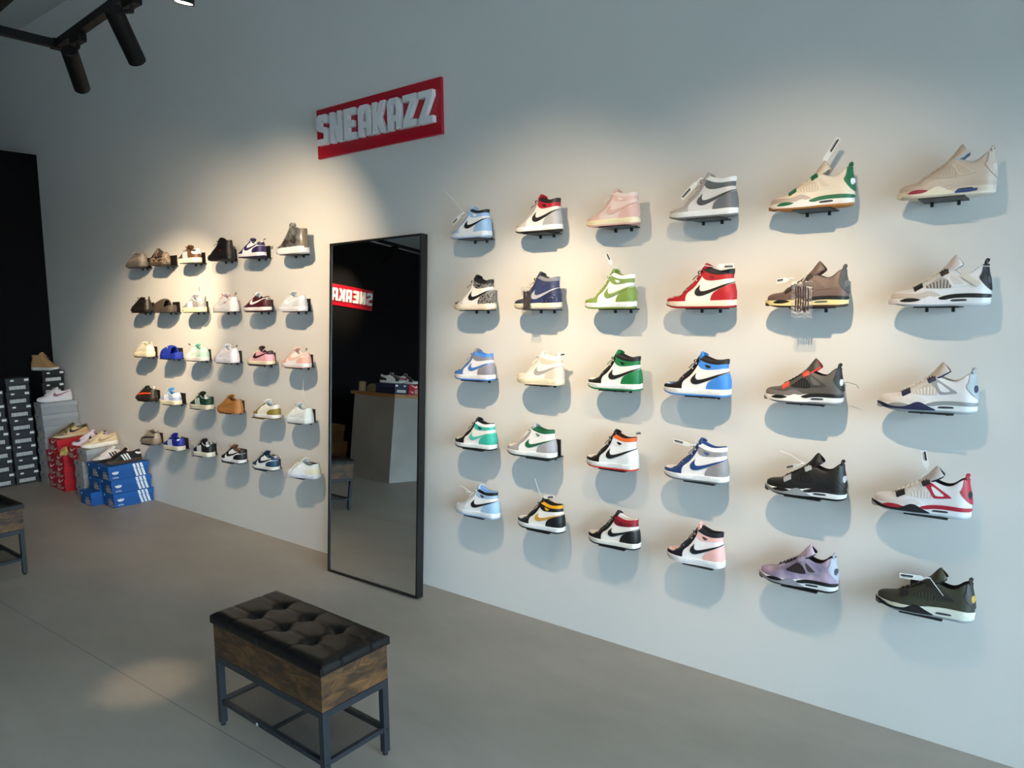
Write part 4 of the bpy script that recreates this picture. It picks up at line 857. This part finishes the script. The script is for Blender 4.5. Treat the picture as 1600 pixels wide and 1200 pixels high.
def bench():
    t = thing('storage_bench', 'black tufted leather bench with rustic wood box in the foreground beside the mirror', 'bench', (-2.106, -1.306, 0), radians(-1.0), 'tufted storage benches')
    cu = cush_mb.obj('cushion', LEATH, t, ang=50); cu.location = (0,0,BZ-.042)
    for bx, by in BTN:
        o = MB().tube([(bx,by,.018),(bx,by,.0235),(bx,by,.026)], [.0095,.0085,.004], 14).obj('tuft_button', LEATH, cu)
    hx, hy = BL_/2-.007, BW_/2-.007
    MB().box((-hx,-hy,.275), (hx,hy,BZ-.0425)).obj('storage_box', WOODM, t, smooth=False, bevel=.002)
    q = .024
    for sx_ in (-1, 1):
        for sy_ in (-1, 1):
            x0, y0 = sx_*hx, sy_*hy; x1, y1 = x0-sx_*q, y0-sy_*q
            lg = MB().box((min(x0,x1),min(y0,y1),.012), (max(x0,x1),max(y0,y1),.274)).obj('leg', STEEL, t, smooth=False, bevel=.0015)
            MB().cyl(((x0+x1)/2,(y0+y1)/2,0), ((x0+x1)/2,(y0+y1)/2,.0118), .009, 12).obj('foot', mat('#0e0e10', .6), lg)
            MB().cyl((x0+sx_*.0002,(y0+y1)/2,.095), (x0+sx_*.0022,(y0+y1)/2,.095), .004, 10).obj('bolt', mat('#2f3238', .35, .6), lg)
    for y in (-hy, hy-q):
        MB().box((-hx+q+.0005,y,.25), (hx-q-.0005,y+q,.274)).obj('apron_rail', STEEL, t, smooth=False)
        MB().box((-hx+q+.0005,y+.004,.088), (hx-q-.0005,y+q-.004,.104)).obj('shelf_rail', STEEL, t, smooth=False)
    for x in (-hx, hx-q):
        MB().box((x,-hy+q+.0005,.25), (x+q,hy-q-.0005,.274)).obj('apron_rail', STEEL, t, smooth=False)
        MB().box((x+.004,-hy+q+.0005,.088), (x+q-.004,hy-q-.0005,.104)).obj('shelf_rail', STEEL, t, smooth=False)
    MB().box((-.006,-hy+q,.0885), (.006,hy-q,.0975)).obj('shelf_rail', STEEL, t, smooth=False)
    MB().add([(-hx+q,-hy+q-.003,.1),(hx-q,-hy+q-.003,.1),(hx-q,hy-q+.003,.1),(-hx+q,hy-q+.003,.1)], [(0,1,2,3)]).obj('mesh_shelf', MESHM, t, smooth=False)
    return t
bench0 = bench()
MB().cyl((-.06,-BW_/2+.0062,.098), (-.06,-BW_/2+.0075,.098), .006, 12).obj('white_cap', mat('#cfcfd0', .5), bench0)
def dup(root, loc, rotz, label):
    r_ = root.copy(); COL.objects.link(r_); r_.location = loc; r_.rotation_euler = (0,0,rotz); r_['label'] = label
    def rec(o, p):
        for ch in list(o.children):
            if ch.name.startswith('white_cap'): continue
            c_ = ch.copy(); COL.objects.link(c_); c_.parent = p; rec(ch, c_)
    rec(root, r_); return r_
dup(bench0, (-5.10, -1.395, 0), 0, 'black tufted leather bench cut off by the left edge of the photo')

# ------------------------------------------------------------------ shoe boxes
def label_mat():
    m = bpy.data.materials.new('printed_label'); m.use_nodes = True; nt = m.node_tree; b = nt.nodes['Principled BSDF']
    tc = nt.nodes.new('ShaderNodeTexCoord'); w_ = nt.nodes.new('ShaderNodeTexWave'); w_.inputs['Scale'].default_value = 26; w_.inputs['Distortion'].default_value = 3; w_.inputs['Detail Scale'].default_value = 4
    nt.links.new(tc.outputs['Object'], w_.inputs['Vector']); r_ = nt.nodes.new('ShaderNodeValToRGB'); r_.color_ramp.interpolation = 'CONSTANT'
    r_.color_ramp.elements[0].color = hexc('#4a4a4c'); r_.color_ramp.elements[1].position = .16; r_.color_ramp.elements[1].color = hexc('#d6d5d2')
    nt.links.new(w_.outputs['Fac'], r_.inputs['Fac']); nt.links.new(r_.outputs['Color'], b.inputs['Base Color']); return m
LABELM = label_mat()
BOXC = {'black': ('#26282c','#2b2d31'), 'jet': ('#0e0e11','#121215'), 'grey': ('#8f9397','#989c9f'), 'red': ('#b01424','#bb1728'), 'blue': ('#0b4f94','#0d569f'), 'navy': ('#1c2846','#202c4c'), 'kraft': ('#8a6a3c','#94733f')}
def shoebox(kind, cx, yf, z, label, w=.195, d=.3, h=.108, face='front', yaw=0, plain=False, marks=True):
    """cx, yf: middle of the labelled end; the end faces the room (-y) or, with face='right', +x"""
    rot = (0 if face == 'front' else pi/2)+radians(yaw)
    t = thing('shoebox', label, 'shoebox', (cx, yf, z), rot, 'stacked shoeboxes')
    a, b = BOXC[kind]; lh = h*.38
    MB().box((-w/2+.0045,.0045,.0005), (w/2-.0045,d-.0045,h-lh)).obj('box_body', mat(a, .6, scale=8), t, smooth=False)
    ld = MB().box((-w/2,0,h-lh+.001), (w/2,d,h-.0005)).obj('lid', mat(b, .6, scale=8), t, smooth=False)
    e = .0018; white = mat('#efeeea', .6)
    if plain: return t
    if kind in ('black', 'jet', 'navy'):
        MB().box((-w*.36,.0045-e,.018), (w*.32,.004,.018+h*.27)).obj('end_label', LABELM, t, smooth=False)
        MB().box((-w*.30,-e,h-lh*.62), (-w*.16,-.0005,h-lh*.3)).obj('lid_mark', white, ld, smooth=False)
        MB().box((w*.28,-e,h-lh*.66), (w*.46,-.0005,h-lh*.22)).obj('lid_mark', white, ld, smooth=False)
    elif kind == 'grey':
        MB().box((-w*.3,.0045-e,.012), (w*.38,.004,h*.5)).obj('end_label', mat('#a39a8f', .6), t, smooth=False)
        MB().prism(circle(-w*.05, h-lh*.5, .0095, n=10), -e, -.0005).obj('lid_mark', mat('#2a2624', .6), ld, smooth=False)
    elif kind == 'red':
        MB().box((-w*.40,.0045-e,.010), (w*.0,.004,h*.52)).obj('end_label', mat('#b8847c', .6), t, smooth=False)
        sw = squeeze(LOGO, (.19,.19), (-.095,-.02))
        MB().prism([(x+w*.12, z+.004) for x, z in squeeze(sw, (.62,.8), (0,.005))], .0045-e, .0025).obj('side_logo', white, t, smooth=False)
        MB().prism([(x+w*.12, z) for x, z in squeeze(LOGO, (.2,.21), (-.145,h-lh*.5-.05))], -e, -.0005).obj('lid_logo', white, ld, smooth=False)
    elif kind == 'blue':
        for k in range(3): MB().box((-w*.05+k*.001,.0045-e,.008+.02*k), (w*(.42-.08*k),.004,.024+.02*k)).obj('end_label', mat(('#a79c92','#b0a49a','#8f8a8c')[k], .6), t, smooth=False)
        MB().prism(circle(-w*.32, h-lh*.5, .009, n=10), -e, -.0005).obj('lid_mark', mat('#c9cfdc', .6), ld, smooth=False)
        X = w/2; body_x = X-.0045
        if not marks: return t
        def side(poly, x, nm, p):           # flat mark on the long right side: (y, z) polygon
            M_ = Matrix(((0,1,0,x),(1,0,0,0),(0,0,1,0),(0,0,0,1)))
            MB().prism(poly, .0004, .0018, M_).obj(nm, mat('#dfe4ea', .5), p, smooth=False)
        for k in range(3):
            y0 = d*.585+.028*k; sl = .26
            side([(y0,h-.002),(y0+.018,h-.002),(y0+.018+sl*lh,h-lh+.003),(y0+sl*lh,h-lh+.003)], X, 'side_stripe', ld)
            y1 = y0+sl*lh
            side([(y1,h-lh-.001),(y1+.018,h-lh-.001),(y1+.018+sl*(h-lh),.004),(y1+sl*(h-lh),.004)], body_x, 'side_stripe', t)
        for e_ in trefoil(d*.17, h*.4, .036): side(e_, body_x, 'trefoil_mark', t)
        tx = bpy.data.curves.new('wordmark', 'FONT'); tx.body = 'adidas'; tx.size = .019; tx.align_x = 'CENTER'; tx.extrude = .0004
        to = bpy.data.objects.new('wordmark_text', tx); COL.objects.link(to)
        me = bpy.data.meshes.new_from_object(to); bpy.data.objects.remove(to)
        o = place('wordmark', me, mat('#dfe4ea', .5), t); o.matrix_local = Matrix.Translation((body_x+.0008, d*.17, h*.13)) @ Matrix(((0,0,1,0),(1,0,0,0),(0,1,0,0),(0,0,0,1)))
    elif kind == 'kraft':
        MB().box((-.025,0,h), (.025,d,h+.0008)).obj('packing_tape', mat('#a5854f', .35), t, smooth=False)
    return t
ORD = ['lowest','second','third','fourth','fifth','sixth','seventh','eighth','ninth']
random.seed(3)
def stack(kind, n, cx, yf, where, h=.108, w=.195, d=.3, face='front', drift=0, shifts=(), jit=.006):
    z = 0
    for k in range(n):
        dx, dy = (shifts[k] if k < len(shifts) else (0, 0)); j = random.uniform(-jit, jit)
        pos = 'topmost' if k == n-1 else ORD[k]
        lb = '%s shoebox, %s %s' % ('black' if kind == 'jet' else kind, pos, where)
        if face == 'front': shoebox(kind, cx+dx+j+drift*k, yf+dy+j*.5, z, lb, w, d, h, face, yaw=random.uniform(-1,1), marks=not(kind == 'blue' and cx < -6.1))
        else: shoebox(kind, cx+j*.5+dx, yf+dy+drift*k+j*.5, z, lb, w, d, h, face)
        z += h
    return z
stack('black', 8, -7.34, -.384, 'in the tall stack left of the grey boxes', .119, .185, .28, 'right', drift=-.003)
stack('black', 7, -7.34, -.578, 'in the stack at the left edge of the photo', .1225, .19, .28, 'right', drift=-.006)
stack('jet', 9, -7.34, -.113, 'in the dark corner stack topped by a tan shoe', .1105, .183, .265, 'right', jit=.002, shifts=[(0,0)]*7+[(0,-.008),(0,.0)])
stack('grey', 7, -7.205, -.306, 'in the tall grey stack under the white shoe', .1037, .165, .295, shifts=[(.005,0),(.005,0),(.0,0),(.005,0),(.0,.005),(-.005,0),(-.02,0)], jit=.003)
stack('red', 4, -6.998, -.312, 'in the red stack under the green camouflage shoe', .108, .18, .3, shifts=[(0,0),(0,0),(-.008,0),(.075,0)], jit=.003)
stack('red', 3, -6.806, -.322, 'in the short red stack with yellow paper on it', .104, .188, .3, jit=.003, shifts=[(0,0),(.004,0),(.006,0)])
stack('red', 4, -6.602, -.245, 'in the red stack under the purple and white shoe', .102, .18, .235, shifts=[(0,0),(0,0),(.0,0),(.07,-.07)], jit=.002)
stack('grey', 4, -6.42, -.318, 'in the grey stack between the red and blue boxes', .103, .162, .3, shifts=[(0,0),(0,0),(0,0),(.085,0)], jit=.002)
stack('blue', 3, -6.134, -.322, 'in the left blue stack under the white striped shoe', .108, .195, .3, shifts=[(.0,-.07),(0,0),(0,0)], jit=.002)
stack('blue', 3, -5.924, -.325, 'in the right blue stack with white stripes', .1095, .196, .31, shifts=[(.003,.012),(0,.004),(0,-.012)], jit=.002)
lump = MB(); vs_ = []; n_ = 16
for i_ in range(7):
    for j_ in range(n_):
        a_ = 2*pi*j_/n_; t_ = i_/6*pi/2; r_ = 1+.16*sin(3*a_+i_)+.08*sin(7*a_)
        vs_.append((.062*cos(t_)*cos(a_)*r_, .05*cos(t_)*sin(a_)*r_, .062*sin(t_)*(1+.1*sin(5*a_))))
lump.add(vs_, [(i_*n_+j_, i_*n_+(j_+1)%n_, (i_+1)*n_+(j_+1)%n_, (i_+1)*n_+j_) for i_ in range(6) for j_ in range(n_)]+[tuple(range(n_))])
lp_ = tag(lump.obj('crumpled_paper', mat('#c9b06a', .8), ang=25), 'crumpled yellow paper lying on the short red shoebox stack', 'paper'); lp_.location = (-6.765, -.265, .3135)

GB = 'sneakers on shoeboxes'
shoe('high', 'tan high-top sneaker with white sole on the dark corner shoeboxes', (-7.47, -.125, .9955), HT(*(['#b48a5c']*4+['#b78d60']*2+['#b0875a','#b0875a','#b48a5c','#b9946a','#a88258','#dcd8d4','#d0ccc8'])), .27, radians(212), GB)
shoe('force', 'white low sneaker with dusty pink side mark on the grey shoeboxes', (-7.215, -.163, .727), LT(*(['#dcd6da']*5+['#dedade','#8d5f6c','#e0dce0','#dfdade','#b9aab2','#dedade','#cfcacc'])), .29, radians(90), GB)
shoe('dunk', 'green camouflage low sneaker with dark side mark on red shoeboxes', (-6.925, -.165, .433), LT(CAMOG,CAMOG,'#c3a883','#c0a070',CAMOG,CAMOG,'#1b1a16','#5a4f34','#4c4430','#3b3424','#c9bda6','#8b7440',toe='#5f5838'), .29, radians(90), GB)
shoe('dunk', 'lilac and white low sneaker with black side mark on red shoeboxes', (-6.53, -.168, .409), LT('#cfc4da','#cfc4da','#c9bfd6','#c9bfd6','#c9bfd6',K,'#17151a','#d9d0e0','#d6cede',K,'#d8d0de','#b02a3a',toe=K), .29, radians(90), GB)
shoe('force', 'cream low sneaker with tan side mark on grey shoeboxes', (-6.335, -.175, .4135), LT(*(['#c6b394']*6+['#a08c70','#c6b394','#c9b89c','#c0a690','#e2dcd4','#d2c8bc'])), .29, radians(90), GB)
shoe('samba', 'white low sneaker with black stripes on the left blue shoeboxes', (-6.125, -.185, .3255), CT('#d9d3d3','#1a1a1c','#d9d3d3','#d0c8c8','#bdb8b8','#e0dcdc','#26211f',out='#3b2e26',cap='#bdb4b4'), .295, radians(90), GB)
shoe('samba', 'black low sneaker with white stripes on the right blue shoeboxes', (-5.925, -.18, .33), CT('#141416','#dcdee0','#dcdee0','#17171a','#17171a','#1a1a1c','#4a372c',out='#4a372c',cap='#242326'), .295, radians(90), GB)

# ------------------------------------------------------------------ sales counter (seen in the mirror)
def micro():
    m = mat('#8d8781', .7, kind='blotch', h2='#9d9892', scale=1.6); return m
ct = thing('sales_counter', 'concrete-grey sales counter with wooden top, reflected in the mirror', 'counter', (-5.762, -2.885, 0))
MB().box((-.66,-.09,0), (0,0,.93)).obj('front_panel', micro(), ct, smooth=False)
MB().box((-.09,-2.0,0), (0,-.0905,.93)).obj('side_panel', micro(), ct, smooth=False)
MB().box((-.72,-2.02,.9305), (.012,.012,.968)).obj('counter_top', mat('#9a6a3c', .45, kind='blotch', h2='#ab7a48', scale=3), ct, smooth=False, bevel=.003)
shoebox('navy', -5.775, -2.985, .9685, 'navy shoebox on the sales counter, reflected in the mirror', .2, .31, .112, 'right')
shoebox('red', -5.775, -3.195, .9685, 'red shoebox on the sales counter, reflected in the mirror', .2, .31, .112, 'right')
PD = LT('#cfc6bf','#18181b','#ddd6d0','#18181b','#d9d2cc','#d9d2cc','#d6d0ca','#18181b','#ddd6d0','#18181b','#ddd8d2','#8f8a86',toe='#18181b')
shoe('dunk', 'black and white low sneaker on the navy counter shoebox', (-5.92, -2.98, 1.081), PD, .29, radians(150), GB)
PD2 = dict(PD); PD2['side_logo'] = '#a02a3a'; PD2['heel_panel'] = '#cfc6bf'
shoe('dunk', 'black and white low sneaker on the red counter shoebox', (-5.92, -3.19, 1.081), PD2, .29, radians(152), GB)
rl = tag(MB().tube([(0,0,0),(0,0,.11)], .04, 20).obj('paper_cup', mat('#b9a88c', .7)), 'small beige paper cup at the end of the sales counter', 'cup'); rl.location = (-6.40, -2.97, .9685)
cs = thing('pouch', 'small beige pouch lying on the sales counter', 'pouch', (-6.21, -2.98, .9685))
MB().prism(chaikin([(-.1,0),(.1,0),(.11,.05),(.06,.1),(-.08,.085)], 2), -.03, .03).obj('pouch_body', mat('#8f8263', .8), cs)
MB().box((-.09,-.0325,.055),(.08,-.0305,.064)).obj('zipper', mat('#5f5640', .5), cs, smooth=False)
shoebox('kraft', -7.06, -3.2, 0, 'lower brown cardboard box beside the sales counter, seen in the mirror', .4, .35, .33)
shoebox('kraft', -7.08, -3.19, .3305, 'upper brown cardboard box beside the sales counter, seen in the mirror', .33, .3, .2)

# ------------------------------------------------------------------ track and spotlights
TRZ = 2.75
tk = thing('lighting_track', 'black lighting track hanging near the ceiling at upper left', 'lighting track', (0,0,0))
BK = mat('#050506', .55, spec=.25)
def bar(a, b, w_=.036, h_=.034):
    a, b = Vector(a), Vector(b); d = (b-a).normalized(); s_ = d.cross(Vector((0,0,1))).normalized()*w_/2; u_ = Vector((0,0,h_))
    vs = [a-s_,a+s_,a+s_+u_,a-s_+u_,b-s_,b+s_,b+s_+u_,b-s_+u_]
    return MB().add(vs, [(0,3,2,1),(4,5,6,7),(0,1,5,4),(1,2,6,5),(2,3,7,6),(3,0,4,7)])
A0 = (-3.80,-1.262,TRZ); A1 = (.9,-1.55,TRZ); B0 = (-3.805,-1.585,TRZ); B1 = (.9,-1.81,TRZ)
bar(A0, A1).obj('track_rail', BK, tk, smooth=False)
bar((-3.80,-1.281,TRZ), (-3.806,-1.566,TRZ)).obj('track_rail', BK, tk, smooth=False)
bar(B0, B1).obj('track_rail', BK, tk, smooth=False)
MB().box((-3.825,-1.29,TRZ-.003), (-3.775,-1.24,TRZ+.036)).obj('corner_joint', BK, tk, smooth=False)
for x_, y_ in ((-3.2,-1.299),(-1.2,-1.421),(.6,-1.532),(-3.2,-1.614),(0,-1.767)): MB().cyl((x_,y_,TRZ+.034),(x_,y_,ZC-.001),.004,8).obj('hanging_wire', mat('#3a3a3c', .4), tk)
def track_y(x): return A0[1]+(x-A0[0])*(A1[1]-A0[1])/(A1[0]-A0[0])
LENS = emis('#fff0d6', 14)
def spot(x, top, target, power, size, label, spill=0, blend=1.0, Ln=.22, col=(1,.77,.5), y=None):
    y = track_y(x) if y is None else y; t = thing('track_spotlight', label, 'spotlight', (x, y, TRZ), 0, 'track spotlights')
    top = Vector(top)-Vector((x,y,TRZ)); d = (Vector(target)-Vector((x,y,TRZ))-top).normalized()
    MB().box((-.05,-.017,-.034),(.05,.017,-.0005)).obj('track_adapter', BK, t, smooth=False)
    MB().tube([(0,0,-.034),(0,0,-.05),tuple(top+d*.012)], .009, 8).obj('swivel_arm', BK, t)
    b = MB(); a = top; e = top+d*Ln
    q = d.to_track_quat('Z', 'Y').to_matrix(); r = .034; n = 28
    prof = [(0,0),(r*.9,0),(r,.004),(r,Ln),(r*.9,Ln),(r*.86,Ln-.003)]; vs = []; fs = []
    for rad, l in prof:
        for k in range(n): vs.append(tuple(a+q @ Vector((rad*cos(2*pi*k/n), rad*sin(2*pi*k/n), l))))
    for i in range(len(prof)-1):
        for k in range(n): fs.append((i*n+k, i*n+(k+1)%n, (i+1)*n+(k+1)%n, (i+1)*n+k))
    b.add(vs, fs).obj('lamp_body', BK, t)
    lv = [tuple(a+q @ Vector((r*.86*cos(2*pi*k/n), r*.86*sin(2*pi*k/n), Ln-.003))) for k in range(n)]
    MB().add(lv, [tuple(range(n))]).obj('lens', LENS, t, smooth=False)
    for nm, pw, sz in (('spot_beam', power, size), ('spot_spill', spill, 85.5)):      # tight core and wide spill of the same lamp
        if pw <= 0: continue
        l = bpy.data.lights.new(nm, 'SPOT'); l.energy = pw; l.spot_size = radians(sz); l.spot_blend = blend; l.color = col; l.shadow_soft_size = .007
        lo = bpy.data.objects.new(nm, l); COL.objects.link(lo); lo.parent = t
        lo.location = top+d*(Ln+.004); lo.rotation_euler = d.to_track_quat('-Z', 'Y').to_euler()
spot(-3.56, (-3.503,-1.339,2.66), (-5.47,0,1.34), 410, 37, 'black track spotlight at the left end of the track, aimed away', 32)
spot(-2.98, (-2.912,-1.417,2.66), (-4.12,0,1.3), 15, 44, 'larger black track spotlight, second from the left end of the track', 152)
spot(-2.42, (-2.42,-1.40,2.665), (-2.95,-1.44,0), 105, 11, 'lit track spotlight cut off by the top edge of the photo', Ln=.1)
spot(-1.5, (-1.5,-1.39,2.66), (-2.0,0,1.27), 112, 44, 'black track spotlight lighting the high-top sneakers', 49)
spot(-.5, (-.5,-1.45,2.66), (-.95,0,1.18), 89, 44, 'black track spotlight lighting the rightmost sneakers', 48)
tk2 = thing('lighting_track', 'black lighting track near the black end wall, seen in the mirror', 'lighting track', (0,0,0))
bar((-6.62,-2.6,TRZ), (-6.62,-5.4,TRZ)).obj('track_rail', BK, tk2, smooth=False)
for y_ in (-2.9,-5.1): MB().cyl((-6.62,y_,TRZ+.034),(-6.62,y_,ZC-.001),.004,8).obj('hanging_wire', mat('#3a3a3c', .4), tk2)
spot(-6.62, (-6.66,-3.55,2.66), (XL,-3.55,2.15), 95, 60, 'black track spotlight over the red sign on the black end wall', y=-3.52)

# ------------------------------------------------------------------ render look
vs_ = SC.view_settings; vs_.view_transform = 'Standard'; vs_.look = 'None'; vs_.gamma = 1; vs_.use_curve_mapping = False; vs_.exposure = 0
